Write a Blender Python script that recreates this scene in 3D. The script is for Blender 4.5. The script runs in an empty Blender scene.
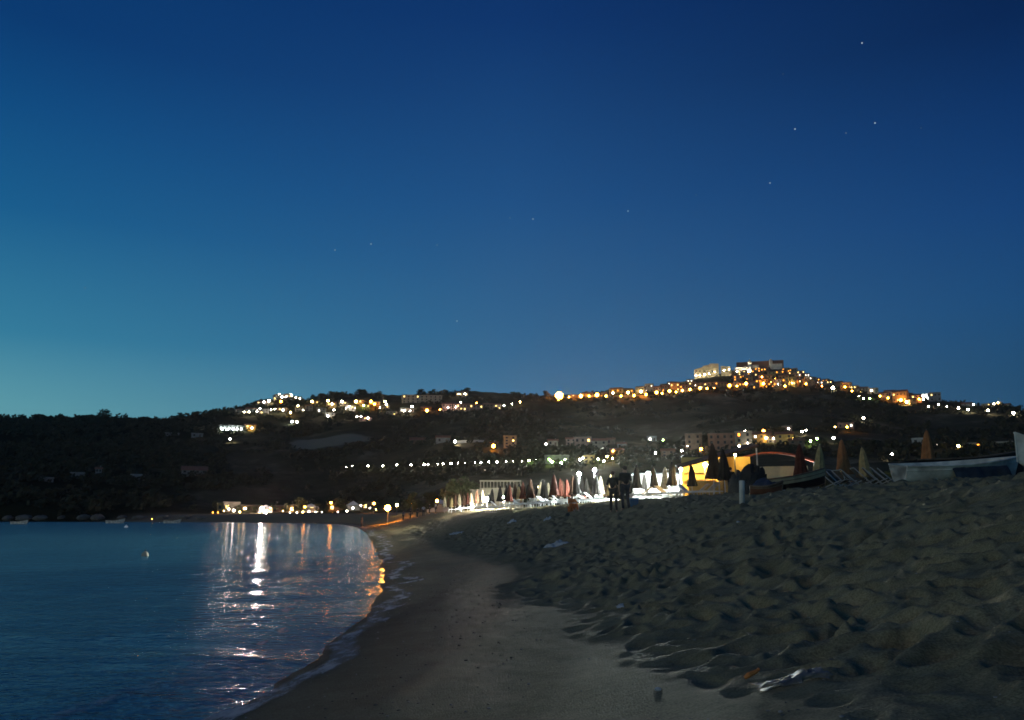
import bpy, bmesh, math, random
import numpy as np
from mathutils import Vector, Matrix
random.seed(7)
rng = np.random.default_rng(7)
S = bpy.context.scene
COL = S.collection
R = math.radians

# ------------------------------------------------------------------ camera
F = 800.0
EYE = 1.9
PITCH = math.atan(157 / F)
CP, SP = math.cos(PITCH), math.sin(PITCH)
cam = bpy.data.cameras.new('camera')
cam.sensor_width = 36; cam.lens = 36 * F / 1024
cam.clip_start = 0.05; cam.clip_end = 20000
co = bpy.data.objects.new('camera', cam); COL.objects.link(co)
co.location = (0, 0, EYE); co.rotation_euler = (math.pi / 2 + PITCH, 0, 0)
S.camera = co

def ray(px, py):
    u, v = (px - 512) / F, (360 - py) / F
    return np.array([u, CP - SP * v, SP + CP * v])
def az_of(px, py=480):
    d = ray(px, py); return math.atan2(d[0], d[1])
def el_of(px, py):
    d = ray(px, py); return d[2] / math.hypot(d[0], d[1])
def to_px(x, y, z):
    dz = z - EYE
    w = y * CP + dz * SP
    return 512 + F * x / w, 360 - F * (-y * SP + dz * CP) / w

# ------------------------------------------------------------------ numpy noise
def _h(i, j, k=0):
    n = (i.astype(np.int64) * 374761393 + j.astype(np.int64) * 668265263 + k * 974711) & 0x7fffffff
    n = ((n ^ (n >> 13)) * 1274126177) & 0x7fffffff
    n = (n ^ (n >> 16)) & 0xffff
    return n / 65535.0
def vnoise(x, y, k=0):
    i = np.floor(x); j = np.floor(y)
    fx = x - i; fy = y - j
    fx = fx * fx * (3 - 2 * fx); fy = fy * fy * (3 - 2 * fy)
    a = _h(i, j, k); b = _h(i + 1, j, k); c = _h(i, j + 1, k); d = _h(i + 1, j + 1, k)
    return (a + (b - a) * fx) * (1 - fy) + (c + (d - c) * fx) * fy - 0.5
def fbm(x, y, k=0, o=4):
    s = 0; a = 1.0; f = 1.0
    for q in range(o):
        s = s + a * vnoise(x * f + 17 * q, y * f - 9 * q, k + q); a *= .5; f *= 2.03
    return s

# ------------------------------------------------------------------ terrain
shore_px = [(215, 715), (262, 692), (312, 660), (352, 628), (378, 597), (384, 575), (378, 555), (372, 543), (366, 533),
            (358, 527.5), (342, 524.6), (300, 523.0), (200, 522.2), (100, 521.9), (0, 521.7), (-150, 521.5), (-400, 521.3)]
SH = []
for px, py in shore_px:
    d = ray(px, py); t = EYE / -d[2]; SH.append((d[0] * t, d[1] * t))
SH = [(-9.0, -30.0), (-5.0, -5.0)] + SH + [(-900, 60)]
SH = np.array(SH)
def shore_dist(x, y):
    best = np.full(x.shape, 1e9); sign = np.ones(x.shape)
    for (ax, ay), (bx, by) in zip(SH[:-1], SH[1:]):
        vx, vy = bx - ax, by - ay; L2 = vx * vx + vy * vy
        t = np.clip(((x - ax) * vx + (y - ay) * vy) / L2, 0, 1)
        dx = x - ax - t * vx; dy = y - ay - t * vy
        d = np.hypot(dx, dy); cr = vx * (y - ay) - vy * (x - ax)   # <0: right of the line = land
        m = d < best
        best = np.where(m, d, best); sign = np.where(m, np.where(cr <= 0, 1.0, -1.0), sign)
    return best * sign
def interp_az(tab):
    a = np.array([az_of(p) for p, _ in tab]); v = np.array([q for _, q in tab], float)
    return lambda az: np.interp(az, a, v)
D0 = interp_az([(-900, 340), (-200, 355), (0, 350), (220, 365), (300, 372), (380, 340), (450, 270), (560, 245), (700, 225), (850, 205), (1024, 190), (1400, 170)])
DD = interp_az([(-900, 700), (-200, 750), (0, 800), (200, 850), (280, 950), (400, 1000), (530, 1050), (560, 1100), (760, 1250), (900, 1100), (1024, 950), (1400, 800)])
sky_px = [(-900, 430), (-200, 421), (0, 419), (60, 418), (130, 418.5), (160, 420), (185, 417), (200, 415), (236, 409), (262, 403), (285, 400), (310, 400), (330, 397),
          (355, 395), (400, 396), (450, 393), (475, 392), (500, 394), (530, 395), (556, 396), (600, 394), (640, 391), (670, 388), (690, 380), (700, 377), (720, 374),
          (740, 372), (760, 369), (785, 370), (800, 376), (820, 382), (840, 387), (860, 391), (900, 398), (930, 402), (960, 404), (1000, 408), (1024, 413), (1100, 421), (1400, 450)]
_sa = np.array([az_of(p, q) for p, q in sky_px]); _se = np.array([el_of(p, q) for p, q in sky_px])
def height(x, y):
    x = np.asarray(x, float); y = np.asarray(y, float)
    s = shore_dist(x, y); r = np.hypot(x, y); az = np.arctan2(x, y)
    b = np.interp(s, [-400, -30, -3, 0, 3.5, 6, 9, 11, 14, 20, 40, 100, 300], [-8, -3.2, -.75, 0, .40, .90, 1.82, 2.40, 2.74, 3.05, 3.55, 4.3, 5.5])
    b = b + np.clip(s / 12, 0, 1) * 0.22 * fbm(x / 9, y / 9, 3, 2)
    d0 = D0(az); dd = DD(az)
    t = (r - d0) / (dd - d0)
    H = np.interp(az, _sa, _se) * dd + EYE - 4.5
    tc = np.clip(t, 0, 1)
    prof = 0.30 * tc + 0.70 * tc ** 1.45
    hill = H * prof
    hill = hill * (1 + 0.22 * np.clip(tc * (1 - tc) * 4, 0, 1) * fbm(x / 130, y / 130, 11, 3))
    hill = hill + np.clip(tc * 8, 0, 1) * 2.2 * fbm(x / 26, y / 26, 21, 3)
    over = np.clip(t - 1, 0, 5)
    hill = hill * np.clip(1 - 0.5 * over, 0.3, 1)
    land = np.clip(s / 6, 0, 1)
    return b + np.where(t > 0, hill * land, 0)
def h1(x, y): return float(height(np.array([x]), np.array([y]))[0])
_rr = np.geomspace(4, 1900, 2600)
def hit(px, py, fallback=True):
    d = ray(px, py); hx = math.hypot(d[0], d[1])
    x = d[0] / hx * _rr; y = d[1] / hx * _rr; z = EYE + d[2] / hx * _rr
    m = z < height(x, y)
    if m.any():
        i = int(np.argmax(m)); return Vector((x[i], y[i], h1(x[i], y[i])))
    rr = float(DD(math.atan2(d[0], d[1]))) * 0.985
    x, y = d[0] / hx * rr, d[1] / hx * rr
    return Vector((x, y, h1(x, y)))
def at_depth(px, Y, py=485):
    d = ray(px, py); x = d[0] / d[1] * Y
    return Vector((x, Y, h1(x, Y)))
def above(px, py, rng_):            # point on the pixel ray at horizontal range rng_
    d = ray(px, py); hx = math.hypot(d[0], d[1])
    return Vector((d[0] / hx * rng_, d[1] / hx * rng_, EYE + d[2] / hx * rng_))

# ------------------------------------------------------------------ materials
MAT = {}
def nmat(name):
    m = bpy.data.materials.new(name); m.use_nodes = True
    nt = m.node_tree; b = nt.nodes['Principled BSDF']
    return m, nt, b
def mat(name, col, rough=.7, var=.25, scale=6., metal=0., bump=0., spec=.3):
    if name in MAT: return MAT[name]
    m, nt, b = nmat(name)
    b.inputs['Roughness'].default_value = rough; b.inputs['Metallic'].default_value = metal
    b.inputs['Specular IOR Level'].default_value = spec
    tc = nt.nodes.new('ShaderNodeTexCoord'); n = nt.nodes.new('ShaderNodeTexNoise')
    n.inputs['Scale'].default_value = scale; n.inputs['Detail'].default_value = 4
    nt.links.new(tc.outputs['Object'], n.inputs['Vector'])
    r = nt.nodes.new('ShaderNodeValToRGB')
    r.color_ramp.elements[0].position = .3; r.color_ramp.elements[1].position = .7
    r.color_ramp.elements[0].color = tuple(c * (1 - var) for c in col) + (1,)
    r.color_ramp.elements[1].color = tuple(min(1, c * (1 + var * .6)) for c in col) + (1,)
    nt.links.new(n.outputs['Fac'], r.inputs['Fac']); nt.links.new(r.outputs['Color'], b.inputs['Base Color'])
    if bump:
        bp = nt.nodes.new('ShaderNodeBump'); bp.inputs['Strength'].default_value = bump
        nt.links.new(n.outputs['Fac'], bp.inputs['Height']); nt.links.new(bp.outputs['Normal'], b.inputs['Normal'])
    MAT[name] = m
    return m
def emit(name, col, strength):
    if name in MAT: return MAT[name]
    m = bpy.data.materials.new(name); m.use_nodes = True; nt = m.node_tree
    nt.nodes.remove(nt.nodes['Principled BSDF'])
    e = nt.nodes.new('ShaderNodeEmission'); e.inputs['Color'].default_value = (*col, 1); e.inputs['Strength'].default_value = strength
    nt.links.new(e.outputs[0], nt.nodes['Material Output'].inputs['Surface'])
    MAT[name] = m
    return m
LC = {'w': (1, .86, .68), 'c': (.88, 1, .97), 'o': (1, .34, .035), 'y': (1, .66, .2), 'p': (1, .74, .66), 'g': (.6, 1, .3)}

# ------------------------------------------------------------------ mesh builder
class MB:
    def __init__(s): s.v = []; s.f = []; s.m = []
    def add(s, vs, fs, mi=0):
        o = len(s.v); s.v += [tuple(v) for v in vs]; s.f += [tuple(i + o for i in f) for f in fs]; s.m += [mi] * len(fs)
    def box(s, c, d, mi=0, rz=0, M=None):
        x, y, z = (q / 2 for q in d)
        vs = [Vector((a * x, b * y, e * z)) for a in (-1, 1) for b in (-1, 1) for e in (-1, 1)]
        ca, sa = math.cos(rz), math.sin(rz)
        vs = [Vector((v.x * ca - v.y * sa, v.x * sa + v.y * ca, v.z)) + Vector(c) for v in vs]
        if M is not None: vs = [M @ v for v in vs]
        s.add(vs, [(0, 1, 3, 2), (4, 6, 7, 5), (0, 4, 5, 1), (2, 3, 7, 6), (0, 2, 6, 4), (1, 5, 7, 3)], mi)
    def tube(s, pts, rad, n=8, mi=0, cap=True):
        pts = [Vector(p) for p in pts]; rs = rad if isinstance(rad, (list, tuple)) else [rad] * len(pts)
        vs = []
        for i, p in enumerate(pts):
            t = (pts[min(i + 1, len(pts) - 1)] - pts[max(i - 1, 0)]).normalized()
            a = t.cross(Vector((0, 0, 1)));
            if a.length < 1e-3: a = Vector((1, 0, 0))
            a.normalize(); b = t.cross(a)
            for k in range(n):
                th = 2 * math.pi * k / n; vs.append(p + (a * math.cos(th) + b * math.sin(th)) * rs[i])
        fs = [(i * n + k, i * n + (k + 1) % n, (i + 1) * n + (k + 1) % n, (i + 1) * n + k) for i in range(len(pts) - 1) for k in range(n)]
        if cap: fs += [tuple(range(n))[::-1], tuple((len(pts) - 1) * n + k for k in range(n))]
        s.add(vs, fs, mi)
    def lathe(s, prof, n=16, mi=0, c=(0, 0, 0), wob=None):
        vs = []
        for i, (r, z) in enumerate(prof):
            for k in range(n):
                th = 2 * math.pi * k / n; q = r * (wob(th, i) if wob else 1)
                vs.append((c[0] + q * math.cos(th), c[1] + q * math.sin(th), c[2] + z))
        fs = [(i * n + k, i * n + (k + 1) % n, (i + 1) * n + (k + 1) % n, (i + 1) * n + k) for i in range(len(prof) - 1) for k in range(n)]
        fs += [tuple(range(n))[::-1], tuple((len(prof) - 1) * n + k for k in range(n))]
        s.add(vs, fs, mi)
    def ball(s, c, r, mi=0, sc=(1, 1, 1), sub=1, jit=0):
        bm = bmesh.new(); bmesh.ops.create_icosphere(bm, subdivisions=sub, radius=r)
        bm.verts.ensure_lookup_table()
        vs = []
        for v in bm.verts:
            q = 1 + (random.uniform(-jit, jit) if jit else 0)
            vs.append((c[0] + v.co.x * sc[0] * q, c[1] + v.co.y * sc[1] * q, c[2] + v.co.z * sc[2] * q))
        fs = [tuple(v.index for v in f.verts) for f in bm.faces]; bm.free(); s.add(vs, fs, mi)
    def mesh(s, name, mats, smooth=False):
        me = bpy.data.meshes.new(name); me.from_pydata(s.v, [], s.f)
        for m in (mats if isinstance(mats, (list, tuple)) else [mats]): me.materials.append(m)
        me.polygons.foreach_set('material_index', s.m)
        if smooth: me.polygons.foreach_set('use_smooth', [True] * len(s.f))
        me.update(); return me
    def build(s, name, mats, parent=None, smooth=False):
        return link(name, s.mesh(name, mats, smooth), parent)
def link(name, me, parent=None):
    o = bpy.data.objects.new(name, me); COL.objects.link(o)
    if parent is not None: o.parent = parent
    return o
def tag(o, label=None, cat=None, group=None, kind=None):
    if label: o['label'] = label
    if cat: o['category'] = cat
    if group: o['group'] = group
    if kind: o['kind'] = kind
    return o
def empty(name, loc, rz=0, label=None, cat=None, group=None):
    o = bpy.data.objects.new(name, None); COL.objects.link(o); o.empty_display_size = .3
    o.location = loc; o.rotation_euler = (0, 0, rz)
    return tag(o, label, cat, group)
def copy_tree(o, parent=None):
    c = o.copy(); COL.objects.link(c)
    if parent is not None: c.parent = parent
    for ch in list(o.children): copy_tree(ch, c)
    return c
ORD = ['leftmost', 'second', 'third', 'fourth', 'fifth', 'sixth', 'seventh', 'eighth', 'ninth', 'tenth', 'eleventh', 'twelfth', 'thirteenth', 'fourteenth',
       'fifteenth', 'sixteenth', 'seventeenth', 'eighteenth', 'nineteenth', 'twentieth', 'twenty-first', 'twenty-second', 'twenty-third', 'twenty-fourth', 'twenty-fifth',
       'twenty-sixth', 'twenty-seventh', 'twenty-eighth', 'twenty-ninth', 'thirtieth', 'thirty-first', 'thirty-second', 'thirty-third', 'thirty-fourth', 'thirty-fifth']
def ordinal(i): return ORD[i] + (' from the left' if i else '')

# ------------------------------------------------------------------ world: dusk sky
w = bpy.data.worlds.new('World'); S.world = w; w.use_nodes = True
nt = w.node_tree; N = nt.nodes; Lk = nt.links
bg = N['Background']
tc = N.new('ShaderNodeTexCoord'); sx = N.new('ShaderNodeSeparateXYZ'); Lk.new(tc.outputs['Generated'], sx.inputs[0])
def srgb(c): return tuple(((v / 255 + .055) / 1.055) ** 2.4 if v > 10 else v / 255 / 12.92 for v in c)
def ramp(stops):
    r = N.new('ShaderNodeValToRGB'); r.color_ramp.interpolation = 'EASE' if False else 'LINEAR'
    e = r.color_ramp.elements
    while len(e) < len(stops): e.new(.5)
    for q, (p, c) in zip(e, stops): q.position = p; q.color = (*srgb((max(3, c[0] - 6), c[1], c[2] + 3)), 1)
    Lk.new(sx.outputs['Z'], r.inputs['Fac']); return r
def zz(px, py): d = ray(px, py); return float(d[2] / np.linalg.norm(d))
rl = ramp([(0, (126, 172, 170)), (zz(5, 404), (100, 159, 170)), (zz(5, 330), (58, 126, 156)), (zz(5, 204), (30, 93, 139)), (zz(5, 100), (21, 75, 126)), (zz(5, 9), (15, 58, 110)), (.85, (11, 36, 80)), (1, (9, 28, 66))])
rc = ramp([(0, (88, 120, 136)), (zz(512, 392), (68, 112, 147)), (zz(512, 353), (56, 103, 142)), (zz(512, 203), (36, 80, 130)), (zz(512, 19), (20, 53, 105)), (.85, (11, 32, 74)), (1, (9, 28, 66))])
rr_ = ramp([(0, (56, 88, 112)), (zz(1015, 374), (39, 77, 111)), (zz(1015, 300), (34, 75, 119)), (zz(1015, 204), (26, 64, 115)), (zz(1015, 100), (19, 51, 99)), (zz(1015, 9), (14, 38, 80)), (.85, (9, 25, 60)), (1, (9, 28, 66))])
hyp = N.new('ShaderNodeMath'); hyp.operation = 'ARCTAN2'; Lk.new(sx.outputs['X'], hyp.inputs[0]); Lk.new(sx.outputs['Y'], hyp.inputs[1])
def azmix(a0, a1, A, B):
    mr = N.new('ShaderNodeMapRange'); mr.interpolation_type = 'LINEAR'
    mr.inputs['From Min'].default_value = a0; mr.inputs['From Max'].default_value = a1
    Lk.new(hyp.outputs[0], mr.inputs['Value'])
    mix = N.new('ShaderNodeMix'); mix.data_type = 'RGBA'
    Lk.new(mr.outputs['Result'], mix.inputs['Factor']); Lk.new(A, mix.inputs[6]); Lk.new(B, mix.inputs[7]); return mix
m1 = azmix(-.60, 0, rl.outputs['Color'], rc.outputs['Color'])
mix = azmix(0, .60, m1.outputs[2], rr_.outputs['Color'])
# faint trace of the physical sky, sun far under the horizon
sk = N.new('ShaderNodeTexSky'); sk.sky_type = 'NISHITA'; sk.sun_disc = False
sk.sun_elevation = R(-7); sk.sun_rotation = R(-95)
ad = N.new('ShaderNodeMix'); ad.data_type = 'RGBA'; ad.blend_type = 'ADD'; ad.inputs['Factor'].default_value = .004
Lk.new(mix.outputs[2], ad.inputs[6]); Lk.new(sk.outputs['Color'], ad.inputs[7])
Lk.new(ad.outputs[2], bg.inputs['Color']); bg.inputs['Strength'].default_value = 1.0

sun = bpy.data.lights.new('afterglow_sun', 'SUN'); sun.energy = .22; sun.angle = R(14); sun.color = (1, .80, .54)
so = bpy.data.objects.new('afterglow_sun', sun); COL.objects.link(so)
SUNDIR = Vector((-.76, -.42, .21)).normalized()          # towards the set sun over the sea on the left
so.rotation_euler = SUNDIR.to_track_quat('Z', 'Y').to_euler()

S.view_settings.view_transform = 'Standard'; S.view_settings.look = 'None'
S.view_settings.exposure = 0; S.view_settings.gamma = 1
S.render.engine = 'CYCLES'
S.cycles.use_denoising = True
S.cycles.sample_clamp_indirect = 6
S.cycles.max_bounces = 5; S.cycles.caustics_reflective = False; S.cycles.caustics_refractive = False
S.cycles.filter_width = 1.7

# ------------------------------------------------------------------ ground sheets
az = np.concatenate([np.linspace(-1.75, -.62, 46)[:-1], np.linspace(-.62, .62, 760), np.linspace(.62, 1.55, 40)[1:]])
def sheet(name, rads, fn, material, attrs=None):
    A, Rr = np.meshgrid(az, rads)
    X = Rr * np.sin(A); Y = Rr * np.cos(A)
    out = fn(X.ravel(), Y.ravel())
    Z, at = out if isinstance(out, tuple) else (out, {})
    V = np.stack([X.ravel(), Y.ravel(), Z], 1)
    nr, nc = A.shape
    i = np.arange((nr - 1) * nc).reshape(nr - 1, nc)[:, :-1].ravel()
    Q = np.stack([i, i + nc, i + nc + 1, i + 1], 1)[:, ::-1]
    me = bpy.data.meshes.new(name)
    me.vertices.add(len(V)); me.vertices.foreach_set('co', V.ravel())
    me.loops.add(len(Q) * 4); me.loops.foreach_set('vertex_index', Q.ravel().astype(np.int32))
    me.polygons.add(len(Q)); me.polygons.foreach_set('loop_start', np.arange(0, len(Q) * 4, 4, dtype=np.int32))
    me.update(calc_edges=True)
    me.polygons.foreach_set('use_smooth', np.ones(len(Q), bool))
    for k, v in at.items():
        a = me.attributes.new(k, 'FLOAT', 'POINT'); a.data.foreach_set('value', v.astype(np.float32))
    me.materials.append(material)
    return tag(link(name, me), kind='structure')

def craters(x, y, cell, seed, dens, rad, dep):
    z = np.zeros_like(x)
    gx = np.floor(x / cell); gy = np.floor(y / cell)
    for di in (-1, 0, 1):
        for dj in (-1, 0, 1):
            i = gx + di; j = gy + dj
            cx = (i + .15 + .7 * _h(i, j, seed)) * cell; cy = (j + .15 + .7 * _h(i, j, seed + 1)) * cell
            on = _h(i, j, seed + 2) < dens
            a = _h(i, j, seed + 3) * 6.28; st = 1.25 + 1.1 * _h(i, j, seed + 4)
            rr = rad * (.6 + .75 * _h(i, j, seed + 5))
            dx, dy = x - cx, y - cy
            u = (dx * np.cos(a) + dy * np.sin(a)) / st; v = (-dx * np.sin(a) + dy * np.cos(a)) * 1.0
            q = np.hypot(u, v) / rr
            bowl = -np.clip(1 - q * q, 0, 1) ** 1.2
            rim = .36 * np.exp(-((q - 1.2) / .40) ** 2)
            z += np.where(on, (bowl + rim) * dep * (.5 + .8 * _h(i, j, seed + 6)), 0)
    return z
def sand_z(x, y):
    s = shore_dist(x, y)
    z = height(x, y)
    wob = 1.5 * fbm(x / 4.5, y / 4.5, 51, 3)
    tr = np.clip((s - 2.8 - wob - np.clip((11 - y) * .32, 0, 1.7)) / 1.9, 0, 1)     # trodden dry sand above the smooth swash slope
    far = np.clip(1 - (np.hypot(x, y) - 60) / 60, 0.15, 1)
    px_ = x + .25 * fbm(x / 1.1, y / 1.1, 61, 2); py_ = y + .25 * fbm(x / 1.1 + 9, y / 1.1, 62, 2)
    f = craters(px_, py_, .46, 71, .85, .16, .085) + craters(px_ + 3.1, py_ + 1.7, .80, 91, .5, .25, .095) + .6 * craters(px_ + 7.3, py_ + 4.4, .27, 95, .45, .10, .05)
    f += .05 * fbm(x / .6, y / .6, 101, 3) + .10 * fbm(x / 2.6, y / 2.6, 111, 2)
    z = z + f * tr * far
    z = z + (1 - tr) * np.clip(s / 2, 0, 1) * (.012 * fbm(x / .35, y / .5, 121, 3) + .05 * fbm(x / 2.5, y / 5, 131, 2))
    wet = np.clip(1 - (s + .8 * fbm(x / 1.8, y / 3.5, 141, 3) - 2.0) / 1.5, 0, 1)
    wet = np.maximum(wet, .30 * (1 - tr))          # the smooth swash slope stays damp
    return z, {'wet': wet, 'trod': tr}

m_sand, nt, b = nmat('beach sand')
N = nt.nodes; Lk = nt.links
geo = N.new('ShaderNodeTexCoord')
n1 = N.new('ShaderNodeTexNoise'); n1.inputs['Scale'].default_value = 1.3; n1.inputs['Detail'].default_value = 8; n1.inputs['Roughness'].default_value = .65
n2 = N.new('ShaderNodeTexNoise'); n2.inputs['Scale'].default_value = 55; n2.inputs['Detail'].default_value = 4
for n in (n1, n2): Lk.new(geo.outputs['Object'], n.inputs['Vector'])
r1 = N.new('ShaderNodeValToRGB'); r1.color_ramp.elements[0].position = .33; r1.color_ramp.elements[1].position = .68
r1.color_ramp.elements[0].color = (.33, .268, .138, 1); r1.color_ramp.elements[1].color = (.49, .400, .215, 1)
Lk.new(n1.outputs['Fac'], r1.inputs['Fac'])
mg = N.new('ShaderNodeMix'); mg.data_type = 'RGBA'; mg.blend_type = 'MULTIPLY'; mg.inputs['Factor'].default_value = .55
r2 = N.new('ShaderNodeValToRGB'); r2.color_ramp.elements[0].position = .35; r2.color_ramp.elements[1].position = .62
r2.color_ramp.elements[0].color = (.30, .30, .30, 1)
Lk.new(n2.outputs['Fac'], r2.inputs['Fac']); Lk.new(r1.outputs['Color'], mg.inputs[6]); Lk.new(r2.outputs['Color'], mg.inputs[7])
n3 = N.new('ShaderNodeTexNoise'); n3.inputs['Scale'].default_value = 7; n3.inputs['Detail'].default_value = 7; n3.inputs['Roughness'].default_value = .75
mp3 = N.new('ShaderNodeMapping'); mp3.inputs['Rotation'].default_value = (0, 0, R(12)); mp3.inputs['Scale'].default_value = (1, 2.6, 1)
Lk.new(geo.outputs['Object'], mp3.inputs['Vector']); Lk.new(mp3.outputs['Vector'], n3.inputs['Vector'])
r3 = N.new('ShaderNodeValToRGB'); r3.color_ramp.elements[0].position = .38; r3.color_ramp.elements[1].position = .60; r3.color_ramp.elements[0].color = (.38, .38, .38, 1)
Lk.new(n3.outputs['Fac'], r3.inputs['Fac'])
mg3 = N.new('ShaderNodeMix'); mg3.data_type = 'RGBA'; mg3.blend_type = 'MULTIPLY'; mg3.inputs['Factor'].default_value = .38
Lk.new(mg.outputs[2], mg3.inputs[6]); Lk.new(r3.outputs['Color'], mg3.inputs[7]); mg = mg3
wa = N.new('ShaderNodeAttribute'); wa.attribute_name = 'wet'
mw = N.new('ShaderNodeMix'); mw.data_type = 'RGBA'; mw.blend_type = 'MULTIPLY'
Lk.new(wa.outputs['Fac'], mw.inputs['Factor']); Lk.new(mg.outputs[2], mw.inputs[6]); mw.inputs[7].default_value = (.42, .47, .50, 1)
Lk.new(mw.outputs[2], b.inputs['Base Color'])
mrr = N.new('ShaderNodeMapRange'); mrr.inputs['To Min'].default_value = .95; mrr.inputs['To Max'].default_value = .62
Lk.new(wa.outputs['Fac'], mrr.inputs['Value']); Lk.new(mrr.outputs['Result'], b.inputs['Roughness'])
b.inputs['Specular IOR Level'].default_value = .02
bp = N.new('ShaderNodeBump'); bp.inputs['Strength'].default_value = .5; bp.inputs['Distance'].default_value = .02
Lk.new(n2.outputs['Fac'], bp.inputs['Height']); Lk.new(bp.outputs['Normal'], b.inputs['Normal'])

R0 = 262.0
sheet('beach', np.concatenate([np.geomspace(.6, 2.5, 14)[:-1], np.geomspace(2.5, 70, 620)[:-1], np.geomspace(70, R0, 90)]), sand_z, m_sand)

m_hill, nt, b = nmat('scrub hillside')
N = nt.nodes; Lk = nt.links
geo = N.new('ShaderNodeTexCoord')
n1 = N.new('ShaderNodeTexNoise'); n1.inputs['Scale'].default_value = .018; n1.inputs['Detail'].default_value = 9; n1.inputs['Roughness'].default_value = .68
Lk.new(geo.outputs['Object'], n1.inputs['Vector'])
r1 = N.new('ShaderNodeValToRGB'); e = r1.color_ramp.elements
e[0].position = .36; e[0].color = (.05, .05, .026, 1); e[1].position = .70; e[1].color = (.24, .20, .125, 1)
q = e.new(.55); q.color = (.095, .085, .05, 1)
Lk.new(n1.outputs['Fac'], r1.inputs['Fac'])
fa = N.new('ShaderNodeAttribute'); fa.attribute_name = 'field'
mf = N.new('ShaderNodeMix'); mf.data_type = 'RGBA'; Lk.new(fa.outputs['Fac'], mf.inputs['Factor'])
wo = N.new('ShaderNodeAttribute'); wo.attribute_name = 'wood'
mwd = N.new('ShaderNodeMix'); mwd.data_type = 'RGBA'; Lk.new(wo.outputs['Fac'], mwd.inputs['Factor']); Lk.new(r1.outputs['Color'], mwd.inputs[6]); mwd.inputs[7].default_value = (.018, .02, .012, 1)
Lk.new(mwd.outputs[2], mf.inputs[6]); mf.inputs[7].default_value = (.30, .26, .17, 1)
sa_ = N.new('ShaderNodeAttribute'); sa_.attribute_name = 'sandy'
mf2 = N.new('ShaderNodeMix'); mf2.data_type = 'RGBA'; Lk.new(sa_.outputs['Fac'], mf2.inputs['Factor'])
Lk.new(mf.outputs[2], mf2.inputs[6]); mf2.inputs[7].default_value = (.30, .23, .14, 1)
Lk.new(mf2.outputs[2], b.inputs['Base Color']); b.inputs['Roughness'].default_value = 1; b.inputs['Specular IOR Level'].default_value = 0
fA = hit(288, 449); fB = hit(372, 449); fC = hit(372, 438); fD = hit(305, 438)
fcx = np.array([p.x for p in (fA, fB, fC, fD)]).mean(); fcy = np.array([p.y for p in (fA, fB, fC, fD)]).mean()
fw = abs(fB.x - fA.x) * .55; fh = max(25, abs(fC.y - fB.y) * .55)
def hill_z(x, y):
    z = height(x, y); s = shore_dist(x, y); r = np.hypot(x, y); a = np.arctan2(x, y)
    q = np.hypot((x - fcx) / fw, (y - fcy) / fh) + .5 * fbm(x / 40, y / 40, 171, 3)
    field = np.clip((1.05 - q) * 4, 0, 1)
    sandy = np.clip((30 - s) / 8, 0, 1) * np.clip((D0(a) + 10 - r) / 20, 0, 1)
    rough = 1.2 * fbm(x / 7, y / 7, 181, 3) * np.clip((r - D0(a)) / 20, 0, 1) * (1 - field)
    wood = np.clip(.5 - (a - az_of(205)) / .10 + 1.2 * fbm(x / 60, y / 60, 191, 3), 0, 1)
    return z + rough, {'field': field, 'sandy': sandy, 'wood': wood}
sheet('hills', np.concatenate([np.linspace(R0, 480, 70)[:-1], np.linspace(480, 1400, 190)[:-1], np.geomspace(1400, 4200, 24)]), hill_z, m_hill)

# ------------------------------------------------------------------ sea
m_sea, nt, b = nmat('sea water')
N = nt.nodes; Lk = nt.links
b.inputs['Base Color'].default_value = (.09, .29, .36, 1); b.inputs['Roughness'].default_value = .145; b.inputs['IOR'].default_value = 1.33
geo = N.new('ShaderNodeTexCoord')
mp = N.new('ShaderNodeMapping'); mp.inputs['Scale'].default_value = (1, 1.8, 1)
Lk.new(geo.outputs['Object'], mp.inputs['Vector'])
prev = None
for sc, dist in ((.55, .06), (2.6, .065), (7.0, .018)):
    n = N.new('ShaderNodeTexNoise'); n.inputs['Scale'].default_value = sc; n.inputs['Detail'].default_value = 3
    Lk.new(mp.outputs['Vector'], n.inputs['Vector'])
    bp = N.new('ShaderNodeBump'); bp.inputs['Distance'].default_value = dist * 2.6; bp.inputs['Strength'].default_value = 1
    Lk.new(n.outputs['Fac'], bp.inputs['Height'])
    if prev: Lk.new(prev.outputs['Normal'], bp.inputs['Normal'])
    prev = bp
Lk.new(prev.outputs['Normal'], b.inputs['Normal'])
WV = [(rng.uniform(-.5, .5) + (math.pi if rng.random() < .5 else 0), L, rng.uniform(0, 6.28)) for L in (.7, .9, 1.3, 1.7, 2.4, 3.1, 4.6, 6.5, 9) for _ in range(2)]
def sea_z(x, y):
    r = np.hypot(x, y); s = shore_dist(x, y)
    z = np.zeros_like(x)
    xx = x + 1.2 * fbm(x / 5, y / 5, 301, 2); yy = y + 1.2 * fbm(x / 5, y / 5, 302, 2)
    for a, L, ph in WV:
        k = 2 * math.pi / L
        amp = .0026 * L ** .6 * np.clip((L * 45 - r) / (L * 25), 0, 1)
        z += amp * np.sin(k * (xx * math.sin(a) + yy * math.cos(a)) + ph)
    # low breakers that run along the shore
    z += .010 * np.exp(-((s + 1.6 + .5 * fbm(x / 3, y / 3, 311, 2)) / .45) ** 2) * np.clip((r - 4) / 6, 0, 1)
    return z * np.clip(-s / 1.2 + .5, .3, 1)
sheet('sea', np.concatenate([np.geomspace(3, 60, 330)[:-1], np.geomspace(60, 1500, 120)]), sea_z, m_sea)

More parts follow.
